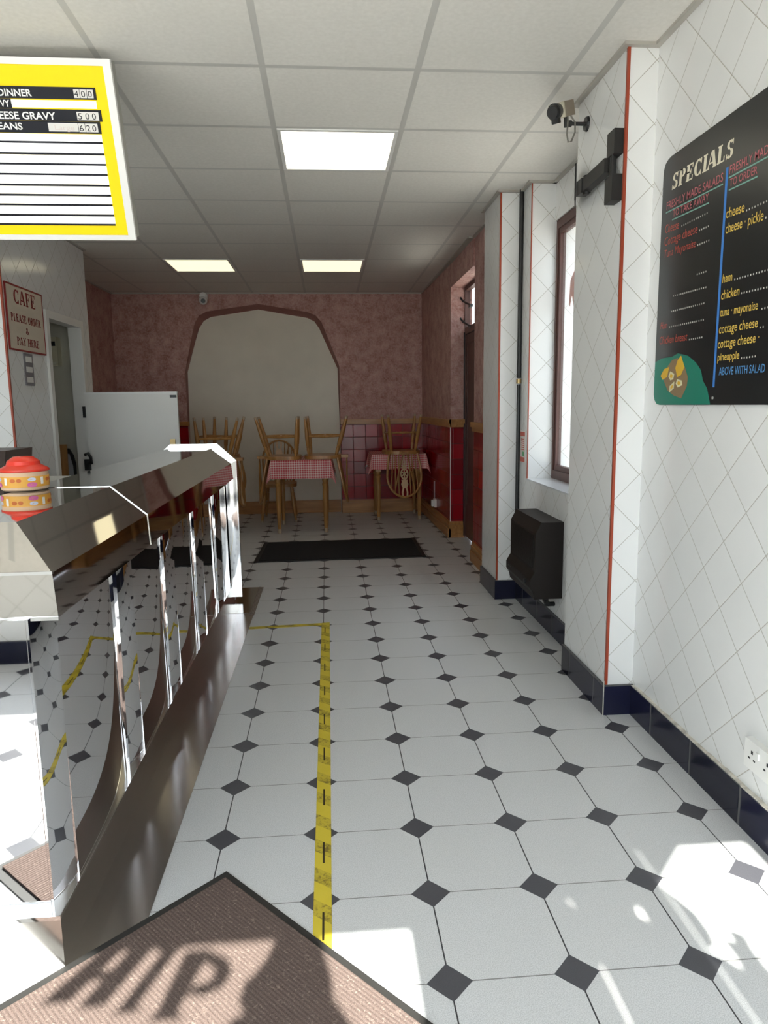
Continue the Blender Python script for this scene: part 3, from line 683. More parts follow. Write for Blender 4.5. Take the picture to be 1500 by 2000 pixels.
# hanging menu light box
A = Vector((-.742, 2.80, 2.53)); vdn = Vector((0, .22, -.575)).normalized(); up_ = -vdn; nrm = Vector((1, 0, 0)).cross(up_)
MM = Matrix(((1, up_.x, nrm.x, A.x), (0, up_.y, nrm.y, A.y), (0, up_.z, nrm.z, A.z), (0, 0, 0, 1)))
t = thing('menu_lightbox', 'hanging yellow and white menu light box with black item strips', 'menu sign', (-1.2, 2.95, 2.2))
def mbuild(b, name, m, par=None): b.xf(MM); return b.build(name, m, par or t)
WL, HL = -.98, -.612
b = MB(); b.box(WL+.006, -.006, HL+.006, -.004, -.085, -.014); mbuild(b, 'case', mat('grey_case', (.33, .32, .28), .4))
b = MB()
for x0, x1, y0, y1 in ((WL, 0, -.022, 0), (WL, 0, HL, HL+.019), (-.028, 0, HL+.019, -.022), (WL, WL+.028, HL+.019, -.022)): b.box(x0, x1, y0, y1, -.016, .004)
mbuild(b, 'frame', mat('white_enamel', (.80, .79, .77), .3))
b = MB(); b.box(WL+.028, -.028, HL+.019, -.022, -.014, -.004); mbuild(b, 'backlit_yellow_panel', mat('lit_yellow', (.72, .55, .0), .45, spec=.2, emit=(1, .74, .0), es=.22))
Mw = mat('lit_white', (.85, .85, .85), .3, emit=(1, 1, 1), es=.5); Mk = mat('black_strip', (.008, .009, .016), .35, spec=.15)
rows = [(-.271, -.303), (-.310, -.338), (-.345, -.373), (-.380, -.410), (-.418, -.445), (-.453, -.480), (-.488, -.517), (-.525, -.551)]
for i, z in enumerate([(-.132, -.156)] + [(-.240, -.266)] + rows):
    b = MB(); x1 = -.072
    b.box(WL+.07 if i else -.373, x1, z[1], z[0], -.004, -.001); mbuild(b, 'white_strip', Mw)
for y in (-.268, -.306, -.3415, -.3765, -.414, -.449, -.484, -.521, -.5545):
    b = MB(); b.box(WL+.07, -.073, y-.0034, y+.0034, -.004, .0005); mbuild(b, 'strip_rail', Mk)
for y0, y1, x1 in ((-.128, -.089, -.068), (-.1595, -.1285, -.374), (-.198, -.160, -.060), (-.238, -.1985, -.070)):
    b = MB(); b.box(WL+.07, x1, y0, y1, -.004, 0); mbuild(b, 'item_strip', Mk)
Mt = mat('white_letters', (.88, .88, .86), .4)
U = (1, 0, 0); V_ = (0, 1, 0)
for s_, x, y, w_, h_ in (('DINNER', -.413, -.1205, .118, .023), ('VY', -.413, -.1545, .034, .022), ('HEESE GRAVY', -.452, -.193, .227, .024), ('EANS', -.437, -.2275, .086, .023)):
    b = MB(); add_text(b, s_, (x, y, .0008), U, V_, w_, h_, None, .02); mbuild(b, 'lettering', Mt)
for x0, x1, y0, y1 in ((-.146, -.126, -.123, -.096), (-.124, -.101, -.123, -.096), (-.099, -.077, -.123, -.096), (-.148, -.070, -.194, -.167), (-.258, -.151, -.2315, -.204), (-.149, -.126, -.2325, -.2045), (-.124, -.080, -.2325, -.2045)):
    b = MB(); b.box(x0, x1, y0, y1, 0, .0012); mbuild(b, 'price_tag', mat('pale_price_tag', (.72, .70, .68), .4))
for s_, x, y in (('4', -.144, -.120), ('0', -.120, -.120), ('0', -.096, -.120), ('5', -.144, -.191), ('0', -.118, -.191), ('0', -.094, -.191), ('6', -.146, -.2295), ('2', -.121, -.2295), ('0', -.100, -.2295)):
    b = MB(); add_text(b, s_, (x, y, .0018), U, V_, .014, .021); mbuild(b, 'price_digit', Mk)
b = MB(); add_text(b, 'Large', (-.235, -.227, .0018), U, V_, .07, .018); mbuild(b, 'handwriting', mat('faded_pink_ink', (.66, .58, .56), .5))
for x in (-1.36, -1.60):
    b = MB(); b.box(x, x+.03, 2.835, 2.875, 2.49, CE); b.build('hanger', M_dark, t)

# ================================================================== FLOOR THINGS
t = thing('hazard_tape', 'yellow and black hazard tape line running along the floor tiles', 'floor tape', (-.04, 2.8, 0))
def tape_mat(name, along):
    m, b = begin(name); x, y, z, v = coords(); u, w_ = (y, x) if along == 1 else (x, y)
    s = (u*7.6 + w_*6.0); fr = E.op('FRACT', s); n = noise(v, 70, 5, .75); n2 = noise(v, 14, 3)
    st = fr < .46
    worn = ramp(n*.75+n2*.35, .44, .56)
    yel = mixc(n2, (.60, .47, .025), (.70, .56, .06))
    seam = E.op('MULTIPLY', (E.op('ABSOLUTE', w_ - E(E.nt.nodes.new('ShaderNodeValue').outputs[0])) < .0028), (E.op('FRACT', u*3.39+.25) < .33))
    c = mixc(st*(E.op('SUBTRACT', 1.0, worn*.75)), yel, (.20, .145, .02)); c = mixc(seam, c, (.03, .02, .005))
    put(b.inputs['Base Color'], c); b.inputs['Roughness'].default_value = .35
    bump(b, n, .3, .002); return m
b = MB(); b.prism([(-.066, 1.52, .0), (-.019, 1.49, .0), (-.012, 4.098, .0), (-.060, 4.088, .0)], (0, 0, .0012)); b.build('tape', tape_mat('hazard_tape_long', 1), t)
b = MB(); b.prism([(-.484, 4.022, .0), (-.060, 4.045, .0), (-.060, 4.088, .0), (-.484, 4.064, .0)], (0, 0, .0010)); tag(b.build('hazard_tape', tape_mat('hazard_tape_short', 0), base=(-.27, 4.055, 0)), 'short hazard tape strip crossing from the long tape to the counter plate', 'floor tape')

# entrance mat at 45 degrees
ap = Vector((-.312, 1.829, 0)); l_ = Vector((-.446, -.415, 0)).normalized(); r_ = Vector((-l_.y, l_.x, 0))
def mquad(a0, a1, c0, c1): return [ap+r_*a0+l_*c0, ap+r_*a1+l_*c0, ap+r_*a1+l_*c1, ap+r_*a0+l_*c1]
t = thing('entrance_mat', 'brown ribbed entrance mat with black rubber border lying diagonally', 'mat', ap+r_*.6+l_*.45)
LR, LL = 1.22, .92
b = MB(); b.prism(mquad(0, LR, 0, LL), (0, 0, .004)); b.build('rubber_border', mat('black_rubber', (.022, .021, .02), .6), t)
def mat_mat():
    m, b = begin('ribbed_brown_carpet'); x, y, z, v = coords()
    q = x*l_.x + y*l_.y; rib = E.op('SINE', q*(2*PI/.0095)); n = noise(v, 500, 3, .7); n2 = noise(v, 160, 2)
    c = mixc(ramp(n, .3, .7), (.052, .039, .035), (.225, .170, .152)); c = mixc(ramp(rib, -1, 1)*.28, c, (.17, .115, .10)); c = mixc(ramp(n2, .6, .7)*.5, c, (.36, .28, .24))
    put(b.inputs['Base Color'], c); b.inputs['Roughness'].default_value = .95; b.inputs['Specular IOR Level'].default_value = .1
    bump(b, rib*.25 + n*.8, .6, .004); return m
b = MB(); b.prism([p+Vector((0, 0, .004)) for p in mquad(.026, LR-.026, .022, LL-.022)], (0, 0, .006)); b.build('carpet', mat_mat(), t)
t = thing('floor_mat', 'plain black rubber mat across the aisle before the tables', 'mat', (.1, 6.23, 0))
b = MB(); b.prism([(-.637, 5.80, 0), (.822, 5.825, 0), (.828, 6.68, 0), (-.622, 6.66, 0)], (0, 0, .006)); b.build('rubber_border', mat('black_rubber_edge', (.010, .010, .011), .6), t)
b = MB(); b.prism([(-.60, 5.835, .006), (.785, 5.86, .006), (.79, 6.645, .006), (-.585, 6.625, .006)], (0, 0, .004)); b.build('mat_pile', mat('black_pile', (.008, .008, .009), .95, bmp=(300, .6, .004)), t)

# ================================================================== TABLES, CLOTHS, CHAIRS
def table(cx, cy, sx, sy, lx, ly, label, h=.745, rz=0):
    t = thing('pine_table', label, 'table', (cx, cy, 0), rz, 'turned-leg cafe tables')
    b = MB(); b.box(-sx/2, sx/2, -sy/2, sy/2, h-.028, h); b.bevel(.006, 2); b.build('tabletop', M_chair, t, True)
    b = MB()
    for x0, x1, y0, y1 in ((-lx/2, lx/2, -ly/2-.01, -ly/2+.01), (-lx/2, lx/2, ly/2-.01, ly/2+.01), (-lx/2-.01, -lx/2+.01, -ly/2, ly/2), (lx/2-.01, lx/2+.01, -ly/2, ly/2)): b.box(x0, x1, y0, y1, h-.115, h-.028)
    b.build('apron', M_chair, t, True)
    for x in (-lx/2, lx/2):
        for y in (-ly/2, ly/2):
            b = MB(); b.box(x-.029, x+.029, y-.029, y+.029, h-.19, h-.028)
            b.lathe((x, y, 0), [(.015, .002), (.017, .03), (.024, .22), (.027, .40), (.023, h-.265), (.029, h-.255), (.030, h-.24), (.022, h-.23), (.027, h-.215), (.029, h-.20), (.027, h-.19)], 18)
            lg = b.build('leg', M_chair, t, True)
            b = MB(); b.lathe((x, y, 0), [(.0155, 0), (.0185, .004), (.0195, .045), (.017, .047)], 16); b.build('leg_tip', M_cap, lg, True)
    return t
def gingham():
    m, b = begin('red_gingham'); uv = E.nt.nodes.new('ShaderNodeUVMap'); x = E.nt.nodes.new('ShaderNodeSeparateXYZ'); E.nt.links.new(uv.outputs[0], x.inputs[0])
    p = .0235
    a = E.op('FRACT', E(x.outputs[0])/p) < .66; c = E.op('FRACT', E(x.outputs[1])/p) < .66
    col = mixc((a+c)*.5, (.80, .68, .62), (.52, .035, .05))
    geo = E.nt.nodes.new('ShaderNodeNewGeometry')
    col = mixc(E(geo.outputs['Backfacing']), col, (.72, .70, .68))
    put(b.inputs['Base Color'], col); b.inputs['Roughness'].default_value = .5
    return m
M_ging = gingham()
def cloth(cx, cy, sx, sy, ov, z, label, rz=0, seed=0):
    rnd = random.Random(seed); ph = [rnd.uniform(0, 6) for _ in range(8)]
    bm = bmesh.new(); uvl = bm.loops.layers.uv.new('UVMap'); N = 56
    W_, D_ = sx/2+ov, sy/2+ov; V = {}
    def pos(s, t_):
        a = max(0, abs(s)-sx/2); b_ = max(0, abs(t_)-sy/2); gx = math.copysign(1, s); gy = math.copysign(1, t_)
        ex = min(abs(s), sx/2)*gx; ey = min(abs(t_), sy/2)*gy
        r = math.hypot(a, b_)
        if r == 0: return (ex, ey, z)
        phi = math.atan2(b_, a); out = .004 + .10*r
        wob = .010*math.sin(t_*26+ph[0]+gx)*(1 if b_ == 0 else 0)*a/ov + .010*math.sin(s*24+ph[1]+gy)*(1 if a == 0 else 0)*b_/ov
        if a and b_:
            sw = math.sin(2*phi); k = out + .16*r*sw
            return (ex+gx*k*math.cos(phi), ey+gy*k*math.sin(phi), z-r*(.985-.02*sw))
        if a: return (ex+gx*(out+wob), ey, z-r)
        return (ex, ey+gy*(out+wob), z-r)
    import bisect
    ss = sorted(set([-W_+2*W_*i/N for i in range(N+1)] + [-sx/2, sx/2])); ts = sorted(set([-D_+2*D_*i/N for i in range(N+1)] + [-sy/2, sy/2]))
    g = [[bm.verts.new(pos(s, t_)) for t_ in ts] for s in ss]
    for i in range(len(ss)-1):
        for j in range(len(ts)-1):
            f = bm.faces.new((g[i][j], g[i+1][j], g[i+1][j+1], g[i][j+1])); f.smooth = True
            for l, (p, q) in zip(f.loops, ((i, j), (i+1, j), (i+1, j+1), (i, j+1))): l[uvl].uv = (ss[p]+1, ts[q]+1)
    me = bpy.data.meshes.new('tablecloth'); bm.to_mesh(me); bm.free(); me.materials.append(M_ging)
    o = bpy.data.objects.new('tablecloth', me); C.objects.link(o); o.location = (cx, cy, 0); o.rotation_euler = (0, 0, rz)
    return tag(o, label, 'tablecloth', 'red checked tablecloths')
SH = .43                                               # seat height
def make_chair(label):
    t = thing('wheelback_chair', label, 'chair', (0, 0, 0), 0, 'wheelback cafe chairs')
    # seat with a tail block behind
    pts = []
    for i in range(40):
        a = 2*PI*i/40; c, s = math.cos(a), math.sin(a)
        pts.append((.205*math.copysign(abs(c)**.62, c)*(1-.10*s), .19*math.copysign(abs(s)**.62, s), SH-.034))
    b = MB(); b.prism(pts, (0, 0, .034)); b.bevel(.008, 2)
    b.prism([(-.05, .17, SH-.032), (.05, .17, SH-.032), (.04, .262, SH-.030), (-.04, .262, SH-.030)], (0, 0, .028)); b.build('seat', M_chair, t, True)
    for sx in (-1, 1):
        for top, foot in (((.145*sx, -.135, SH-.02), (.19*sx, -.165, 0)), ((.13*sx, .135, SH-.02), (.18*sx, .255, 0))):
            T, F = Vector(top), Vector(foot); P = lambda u: T+(F-T)*u
            b = MB(); us = [0, .08, .20, .23, .25, .27, .30, .50, .62, .80, .93, 1]; rs = [.013, .015, .019, .016, .020, .016, .020, .0215, .019, .0155, .0135, .0125]
            b.tube([P(u) for u in us], rs, 12); lg = b.build('leg', M_chair, t, True)
            b = MB(); b.tube([P(.945), P(1.002)], [.0145, .0135], 12); b.build('leg_tip', M_cap, lg, True)
    f_, r_b = Vector((.169, -.150, .20)), Vector((.157, .197, .20))
    for sx in (-1, 1):
        p, q = Vector((sx*f_.x, f_.y, f_.z)), Vector((sx*r_b.x, r_b.y, r_b.z))
        b = MB(); b.tube([p, p.lerp(q, .25), p.lerp(q, .5), p.lerp(q, .75), q], [.008, .012, .0155, .012, .008], 10); b.build('side_stretcher', M_chair, t, True)
    b = MB(); b.tube([(-.163, .02, .20), (-.07, .02, .20), (0, .02, .20), (.07, .02, .20), (.163, .02, .20)], [.008, .0105, .0125, .0105, .008], 10); b.build('cross_stretcher', M_chair, t, True)
    # bent hoop
    tilt = lambda z: .155+(z-SH)*.20
    HT = .465; hp = []
    for i in range(33):
        u = i/32; a = PI*u
        x = -.19*math.cos(a); zz = SH+.235+.23*math.sin(a)
        hp.append((x, zz))
    hp = [(-.155, SH-.01), (-.168, SH+.06), (-.182, SH+.14)] + [p for p in hp] + [(.182, SH+.14), (.168, SH+.06), (.155, SH-.01)]
    b = MB(); b.tube([(x, tilt(z), z) for x, z in hp], .0125, 10); b.build('back_hoop', M_chair, t, True)
    def hoop_z(x): return SH+.235+.23*math.sqrt(max(0, 1-(x/.19)**2))
    for sx in (-1, 1):
        for x0, x1 in ((.055, .066), (.088, .108), (.12, .148)):
            z1 = hoop_z(x1); b = MB(); m_ = Vector((sx*(x0+x1)/2, tilt((SH+z1)/2), (SH+z1)/2))
            b.tube([(sx*x0, tilt(SH), SH-.01), m_, (sx*x1, tilt(z1), z1)], [.005, .0075, .005], 8); b.build('spindle', M_chair, t, True)
        z1 = hoop_z(.115); b = MB(); b.tube([(sx*.022, .245, SH-.008), (sx*.07, .245, SH+.2), (sx*.115, tilt(z1)+.004, z1)], [.006, .008, .006], 8); b.build('brace', M_chair, t, True)
    # pierced wheel splat
    b = MB(); th = Vector((0, -.008, 0))
    def sp(poly): b.prism([Vector((x, tilt(SH+z)+.004, SH+z)) for x, z in poly], th)
    def sm(poly): sp(poly); sp([(-x, z) for x, z in poly][::-1])
    sp([(-.014, -.005), (.014, -.005), (.009, .05), (-.009, .05)]); sm([(.009, .05), (.003, .05), (.010, .09), (.020, .09)]); sm([(.010, .09), (.020, .09), (.012, .125), (.002, .125)])
    sp([(-.018, .125), (.018, .125), (.036, .15), (-.036, .15)])
    cz_, R_ = .215, .047
    for i in range(20):
        a0, a1 = 2*PI*i/20, 2*PI*(i+1)/20
        sp([(R_*math.cos(a0)*.95, cz_+R_*1.35*math.sin(a0)), (R_*math.cos(a1)*.95, cz_+R_*1.35*math.sin(a1)), (.032*math.cos(a1), cz_+.044*math.sin(a1)), (.032*math.cos(a0), cz_+.044*math.sin(a0))])
    for i in range(6):
        a = PI*i/3+PI/6; c, s = math.cos(a), math.sin(a); w_ = .0065
        sp([(-s*w_, cz_+c*w_), (-s*w_+.036*c, cz_+c*w_+.050*s), (s*w_+.036*c, cz_-c*w_+.050*s), (s*w_, cz_-c*w_)])
    sp([(-.036, .278), (.036, .278), (.030, .30), (-.030, .30)]); sp([(-.030, .30), (.030, .30), (.040, .325), (-.040, .325)]); sp([(-.040, .325), (.040, .325), (.024, .37), (-.024, .37)])
    sm([(.026, .37), (.006, .37), (.018, .41), (.036, .41)]); sm([(.018, .41), (.036, .41), (.033, .462), (.014, .462)])
    b.build('wheel_splat', M_splat, t, True)
    return t
TT = .745
table(-.265, 7.42, .60, .60, .475, .53, 'pine turned-leg table in the middle carrying two upturned chairs', rz=-.02)
cloth(-.265, 7.42, .605, .605, .185, TT+.004, 'red checked tablecloth on the middle table under two upturned chairs', -.02, 1)
table(.79, 8.03, .58, .58, .46, .46, 'pine turned-leg table in the right corner carrying one upturned chair')
cloth(.79, 8.03, .60, .585, .165, TT+.004, 'red checked tablecloth on the right corner table under one upturned chair', 0, 2)
table(-1.295, 7.40, .60, .60, .475, .53, 'pine turned-leg table at the left behind the counter end')
cloth(-1.295, 7.40, .605, .605, .185, TT+.004, 'red checked tablecloth on the left table behind the counter end', 0, 3)
ch = make_chair('upturned wheelback chair on the middle table, left one, back hanging left')
def place(o, x, y, rz, flip=True):
    if flip: o.rotation_euler = (PI, 0, rz); o.location = (x, y, TT+.006+SH)
    else: o.rotation_euler = (0, 0, rz); o.location = (x, y, 0)
place(ch, -.46, 7.36, -PI/2)
for lab, x, y, rz, fl in (('upturned wheelback chair on the middle table, right one, back hanging right', -.045, 7.38, PI/2-.05, True),
                          ('upturned wheelback chair on the right corner table, back hanging forward', .825, 7.852, .06, True),
                          ('upturned wheelback chair on the left table, front one, back hanging right', -1.11, 7.20, PI/2-.06, True),
                          ('upturned wheelback chair on the left table, rear one, turned askew', -1.16, 7.69, PI-.35, True),
                          ('wheelback chair standing upright on the floor behind the middle table', -.56, 8.03, .0, False)):
    c = copy_tree(ch); c['label'] = lab; place(c, x, y, rz, fl)

# ================================================================== RIGHT-HAND WALL THINGS
# gas heater
t = thing('wall_heater', 'dark brown wall heater under the recess window', 'heater', (1.235, 3.82, .33))
hy0, hy1 = 3.575, 4.075
hp = [(1.238, .25), (1.238, .667), (1.118, .667), (1.086, .607), (1.086, .40), (1.060, .355), (1.060, .315), (1.078, .285), (1.085, .25)]
M_heat = mat('dark_brown_enamel', (.013, .0095, .008), .5, spec=.3)
b = MB(); b.prism([(x, hy0, z) for x, z in hp], (0, hy1-hy0, 0)); b.bevel(.004, 1); b.build('case', M_heat, t)
b = MB(); b.box(1.084, 1.09, hy0+.035, hy1-.03, .415, .595); b.build('front_grille', mat('heater_front', (.008, .006, .0055), .4, spec=.25, bmp=(60, .4, .004)), t)
b = MB(); b.tube([(1.062, hy0+.08, .335), (1.05, hy0+.08, .335)], .014, 14); b.build('control_knob', M_black, t)
b = MB(); b.box(1.060, 1.063, hy1-.10, hy1-.04, .335, .343); b.build('badge', mat('silver_badge', (.5, .5, .5), .3, .8), t)
b = MB(); b.tube([(1.17, hy0+.06, .25), (1.17, hy0+.06, .215), (1.18, hy0+.09, .195), (1.228, hy0+.10, .192)], .013, 10); b.tube([(1.17, hy0+.03, .22), (1.17, hy0+.09, .22)], .012, 10); b.build('gas_pipe', M_dark, t)
# black pipe in the corner of the recess
t = thing('wall_pipe', 'black vertical pipe beside the far tiled pier', 'pipe', (1.222, 4.458, 0))
b = MB(); b.tube([(1.226, 4.460, .13), (1.226, 4.460, 1.41)], .012, 14); b.tube([(1.226, 4.460, 1.45), (1.226, 4.460, CE)], .0135, 14); b.build('pipe', M_black, t)
b = MB(); b.tube([(1.226, 4.460, 1.415), (1.226, 4.460, 1.445)], .017, 14); b.build('pipe_joint', M_brass, t)
# fire notice
t = thing('fire_notice', 'narrow red and white safety notice beside the black pipe', 'notice', (1.24, 4.385, 1.02))
b = MB(); b.box(1.237, 1.24, 4.335, 4.44, .92, 1.118); b.build('notice_sheet', mat('notice_white', (.75, .70, .66), .5), t)
b = MB()
for z0, z1 in ((1.085, 1.112), (.922, .952)): b.box(1.2355, 1.237, 4.338, 4.437, z0, z1)
for i in range(6): b.box(1.2355, 1.237, 4.352, 4.42, .998+i*.013, 1.004+i*.013)
b.build('red_print', mat('notice_red', (.55, .10, .07), .5), t)
b = MB(); b.box(1.2355, 1.237, 4.35, 4.395, .960, .988); b.build('green_print', mat('notice_green', (.12, .36, .16), .5), t)
# folding screen bracket
t = thing('screen_bracket', 'empty black screen bracket folded on the near tiled pier', 'bracket', (1.13, 2.78, 2.19))
b = MB(); b.box(1.094, 1.13, 2.715, 2.785, 2.212, 2.300); b.bevel(.004, 1); b.build('upper_bracket', M_dark, t)
b = MB(); b.box(1.090, 1.13, 2.715, 2.785, 2.045, 2.140); b.bevel(.004, 1); b.build('lower_bracket', M_dark, t)
b = MB(); b.tube([(1.108, 2.755, 2.140), (1.108, 2.755, 2.212)], .013, 14); b.tube([(1.098, 2.735, 2.140), (1.098, 2.735, 2.212)], .005, 8); b.build('pivot_post', M_black, t)
b = MB(); b.prism([(1.080, 2.77, 2.160), (1.112, 2.77, 2.160), (1.106, 2.985, 2.150), (1.074, 2.985, 2.150)], (0, 0, .052)); b.bevel(.004, 1); b.build('arm', M_dark, t)
b = MB(); b.box(1.070, 1.110, 2.985, 3.045, 2.148, 2.206); b.tube([(1.09, 2.985, 2.140), (1.09, 2.985, 2.214)], .012, 10); b.build('swivel', M_black, t)
b = MB(); b.prism([(1.062, 3.045, 2.135), (1.068, 3.045, 2.135), (1.112, 3.165, 2.135), (1.106, 3.165, 2.135)], (0, 0, .145)); b.build('mounting_plate', M_dark, t)
# box camera on its arm
t = thing('security_camera', 'beige box security camera on black arm near the ceiling', 'camera', (1.13, 3.10, 2.455))
b = MB(); b.tube([(1.13, 3.10, 2.455), (1.120, 3.10, 2.455)], [.030, .027], 20); b.tube([(1.12, 3.10, 2.455), (1.045, 3.10, 2.455)], .0075, 10); b.tube([(1.06, 3.10, 2.455), (1.035, 3.10, 2.455)], .013, 10); b.tube([(1.037, 3.10, 2.44), (1.034, 3.095, 2.475), (1.022, 3.09, 2.487)], .008, 10); b.tube([(1.045, 3.07, 2.442), (1.045, 3.085, 2.445)], .010, 8)
b.build('arm', M_black, t)
ax = Vector((-.66, -.66, -.36)).normalized(); sx_ = ax.cross(Vector((0, 0, 1))).normalized(); uz = sx_.cross(ax).normalized()
cc = Vector((1.005, 3.075, 2.497))
MC = Matrix(((sx_.x, ax.x, uz.x, cc.x), (sx_.y, ax.y, uz.y, cc.y), (sx_.z, ax.z, uz.z, cc.z), (0, 0, 0, 1)))
b = MB(); b.box(-.033, .033, -.062, .035, -.029, .029); b.bevel(.003, 1); b.xf(MC); b.build('camera_body', mat('beige_metal', (.27, .22, .165), .45), t)
b = MB(); b.box(-.034, .034, .030, .040, -.029, .029); b.xf(MC); b.build('front_bezel', mat('pale_beige', (.58, .54, .42), .5), t)
b = MB(); b.tube([(0, .04, 0), (0, .065, 0)], [.030, .031], 20); b.tube([(0, .065, 0), (0, .082, -.002)], [.026, .024], 20); b.box(-.014, .014, .042, .07, -.045, -.022); b.xf(MC); b.build('lens', M_black, t)
b = MB(); b.tube([(1.035, 3.04, 2.465), (1.055, 3.04, 2.44), (1.056, 3.04, 2.40), (1.042, 3.04, 2.365), (1.028, 3.04, 2.36), (1.022, 3.04, 2.39), (1.028, 3.05, 2.45), (1.03, 3.06, 2.475)], .0035, 8); b.build('cable', mat('grey_cable', (.16, .15, .13), .5), t)
# dome camera on the back wall
t = thing('dome_camera', 'small white dome camera high on the pink back wall', 'camera', (-1.36, 8.44, 2.50))
b = MB(); b.tube([(-1.36, 8.45, 2.535), (-1.36, 8.37, 2.535)], [.045, .042], 20); b.box(-1.39, -1.33, 8.34, 8.45, 2.52, 2.565); b.build('base', M_whitep, t)
bm_ = MB(); bmesh.ops.create_uvsphere(bm_.bm, u_segments=20, v_segments=14, radius=.047, matrix=Matrix.Translation((-1.36, 8.36, 2.485)))
for f in bm_.bm.faces: f.smooth = True
bm_.build('ball', M_whitep, t)
b = MB(); b.tube([(-1.355, 8.325, 2.475), (-1.354, 8.308, 2.472)], [.026, .023], 16); b.build('lens', M_black, t)
# sockets
def socket(y0, y1, z0, z1, x, label, n):
    t = thing('wall_socket', label, 'socket', (x, (y0+y1)/2, (z0+z1)/2))
    b = MB(); b.box(x-.024, x, y0, y1, z0, z1); b.bevel(.004, 2); b.build('plate', M_whitep, t)
    for i in range(n):
        yc = y1-(y1-y0)*(i+.5)/n
        b = MB(); zc = (z0+z1)/2
        b.box(x-.025, x-.0235, yc-.004, yc+.004, zc+.006, zc+.016); b.box(x-.025, x-.0235, yc-.016, yc-.008, zc-.012, zc-.007); b.box(x-.025, x-.0235, yc+.008, yc+.016, zc-.012, zc-.007); b.build('pin_holes', M_black, t)
        b = MB(); b.box(x-.029, x-.024, yc-.035, yc-.022, zc+.004, zc+.024); b.build('switch', M_whitep, t)
    return t
socket(1.728, 1.876, .214, .302, 1.2456, 'white double socket low on the near right wall', 2)
t = socket(7.45, 7.538, .185, .272, 1.164, 'small white socket with plug low on the red tiled wall', 1)
b = MB(); b.box(1.112, 1.14, 7.465, 7.52, .195, .262); b.bevel(.005, 1); b.build('plug', M_whitep, t)
b = MB(); b.tube([(1.156, 7.58, .46), (1.156, 7.58, .26), (1.134, 7.52, .20)], .004, 8); b.build('cable', M_whitep, t)

# ------------------------------------------------------------------ specials board
XS = 1.2446
t = thing('specials_board', 'black specials menu board with chalk lettering on the right wall', 'menu board', (XS, 1.9, 1.28))
outl = [(2.603, 2.10), (2.600, 2.118), (2.590, 2.134), (2.571, 2.144), (2.55, 2.148), (1.20, 2.148), (1.20, 1.28), (2.553, 1.28), (2.577, 1.284), (2.594, 1.297), (2.603, 1.318)]
b = MB(); b.prism([(XS-.008, y, z) for y, z in outl], (.008, 0, 0)); b.build('board', mat('satin_black_board', (.012, .013, .014), .28), t)
def flat(name, polys, m, lift, par=t):
    b = MB()
    for P in polys: b.prism([(XS-.008-lift, y, z) for y, z in P], (lift*.9, 0, 0))
    return b.build(name, m, par)
dr = flat('salad_drawing', [[(2.602, 1.438), (2.548, 1.449), (2.471, 1.45), (2.432, 1.459), (2.36, 1.446), (2.306, 1.42), (2.27, 1.393), (2.256, 1.359), (2.226, 1.333), (2.203, 1.281), (2.553, 1.2805), (2.577, 1.285), (2.594, 1.298), (2.602, 1.32)]], mat('painted_green', (.008, .19, .13), .5), .0004)
flat('plate_drawing', [[(2.47, 1.438), (2.43, 1.443), (2.38, 1.413), (2.353, 1.374), (2.357, 1.344), (2.392, 1.302), (2.449, 1.314), (2.493, 1.331), (2.527, 1.368), (2.51, 1.412)]], mat('painted_brown', (.24, .16, .08), .5), .0008, dr)
LM = [[(2.407, 1.449), (2.379, 1.409), (2.4, 1.383), (2.427, 1.377), (2.443, 1.409), (2.429, 1.435)], [(2.489, 1.415), (2.502, 1.38), (2.536, 1.371), (2.551, 1.386), (2.527, 1.409)], [(2.479, 1.399), (2.449, 1.389), (2.455, 1.37), (2.476, 1.367), (2.492, 1.383)], [(2.426, 1.369), (2.394, 1.364), (2.387, 1.348), (2.42, 1.341), (2.435, 1.354)], [(2.446, 1.362), (2.448, 1.338), (2.48, 1.325), (2.479, 1.347)]]
for P in LM[:2]: flat('lemon_drawing', [P], mat('painted_yellow', (.72, .44, .03), .5), .0012, dr)
for P in LM[2:]: flat('egg_drawing', [P], mat('painted_cream', (.70, .66, .42), .5), .0012, dr)
for P in LM[2:]:
    my_, mz_ = sum(q[0] for q in P)/len(P), sum(q[1] for q in P)/len(P)
    flat('egg_yolk_drawing', [[((p[0]-my_)*.5+my_, (p[1]-mz_)*.5+mz_) for p in P]], mat('painted_yellow', (.72, .44, .03), .5), .0016, dr)
flat('dividing_line', [[(2.187, 1.996), (2.175, 1.996), (2.183, 1.336), (2.194, 1.336)]], mat('blue_chalk', (.05, .22, .62), .6), .0005)
TX = XS-.0086
def line(b, s, y0, z0, y1, z1, h, bold=.0, shear=0., caps=None):
    add_text(b, s, (TX, y0, z0), (0, y1-y0, z1-z0), (0, 0, 1), y0-y1, h, None, bold, shear)
b = MB(); serif_text(b, 'SPECIALS', (TX, 2.533, 2.030), (0, -.381, -.012), (0, -.10, 1), .381, .052, None, .24); b.build('title_lettering', mat('cream_paint', (.80, .74, .58), .6), t)
for a in (('FRESHLY MADE SALADS', 2.566, 1.972, 2.201, 1.962, .027), ('TO TAKE AWAY', 2.517, 1.936, 2.280, 1.928, .024), ('FRESHLY MADE', 2.166, 1.971, 1.960, 1.968, .026), ('TO ORDER', 2.162, 1.934, 2.023, 1.930, .023)):
    b = MB(); line(b, *a, .004); b.build('pink_heading', mat('pink_chalk', (.50, .14, .16), .6), t)
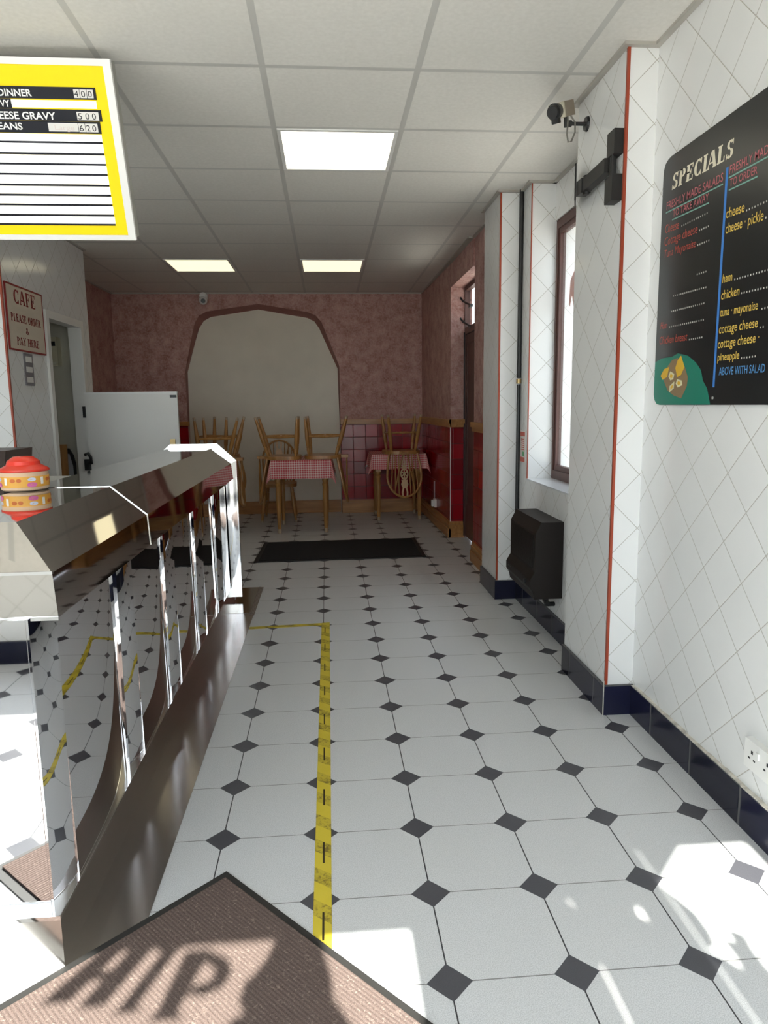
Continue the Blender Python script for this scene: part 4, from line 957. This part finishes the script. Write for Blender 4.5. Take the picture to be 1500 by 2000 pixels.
for y0, z0, y1, z1 in ((2.570, 1.965, 2.20, 1.955), (2.52, 1.929, 2.278, 1.921), (2.17, 1.964, 1.957, 1.961), (2.165, 1.927, 2.02, 1.923)):
    b = MB(); b.prism([(TX, y0, z0), (TX, y1, z1), (TX, y1, z1-.004), (TX, y0, z0-.004)], (.0004, 0, 0)); b.build('heading_underline', mat('sea_green_chalk', (.20, .42, .36), .6), t)
for a in (('Cheese', 2.569, 1.892, 2.468, 1.886, .031), ('Cottage cheese', 2.569, 1.848, 2.340, 1.842, .031), ('Tuna Mayonaise', 2.568, 1.807, 2.345, 1.799, .028), ('Ham', 2.571, 1.556, 2.520, 1.554, .026), ('Chicken breast', 2.574, 1.501, 2.371, 1.498, .029)):
    b = MB(); line(b, *a, -.004, .12); b.build('red_menu_lettering', mat('red_chalk', (.50, .085, .06), .6), t)
for a in (('cheese', 2.172, 1.845, 2.075, 1.840, .031), ('cheese \u00b7 pickle', 2.170, 1.800, 1.979, 1.793, .031), ('ham', 2.171, 1.654, 2.118, 1.653, .028), ('chicken', 2.173, 1.604, 2.075, 1.604, .029), ('tuna \u00b7 mayonaise', 2.173, 1.553, 1.978, 1.550, .027), ('cottage cheese', 2.174, 1.501, 1.973, 1.500, .029), ('cottage cheese \u00b7', 2.176, 1.456, 1.962, 1.458, .029), ('pineapple', 2.174, 1.417, 2.055, 1.417, .025)):
    b = MB(); line(b, *a, .006, .05); b.build('yellow_menu_lettering', mat('yellow_chalk', (.72, .50, .10), .6), t)
b = MB(); line(b, 'ABOVE WITH SALAD', 2.161, 1.372, 1.925, 1.371, .025, .006); b.build('blue_menu_lettering', mat('blue_chalk_text', (.09, .28, .58), .6), t)
for y0, z0, y1, z1 in [(2.456, 1.887, 2.268, 1.887), (2.336, 1.844, 2.26, 1.844), (2.342, 1.799, 2.255, 1.799), (2.336, 1.705, 2.259, 1.704), (2.493, 1.659, 2.26, 1.654), (2.5, 1.607, 2.258, 1.605), (2.511, 1.554, 2.256, 1.552), (2.366, 1.497, 2.264, 1.497), (2.073, 1.838, 1.93, 1.838), (1.977, 1.794, 1.93, 1.793), (2.113, 1.651, 1.93, 1.649), (2.073, 1.605, 1.93, 1.602), (1.967, 1.546, 1.92, 1.547), (1.969, 1.495, 1.938, 1.495), (2.052, 1.415, 1.963, 1.416)]:
    b = MB(); n = int((y0-y1)/.0135)
    for i in range(n):
        y = y0-(i+.5)*.0135; z = z0+(z1-z0)*i/n
        b.prism([(TX, y, z), (TX, y-.0045, z), (TX, y-.0045, z+.005), (TX, y, z+.005)], (.0004, 0, 0))
    b.build('leader_dots', mat('white_chalk', (.55, .54, .50), .6), t)
b = MB(); b.tube([(XS-.008, 2.189, 1.302), (XS-.0105, 2.189, 1.302)], .0045, 10); b.build('screw', mat('bright_screw', (.7, .7, .7), .3, .9), t)
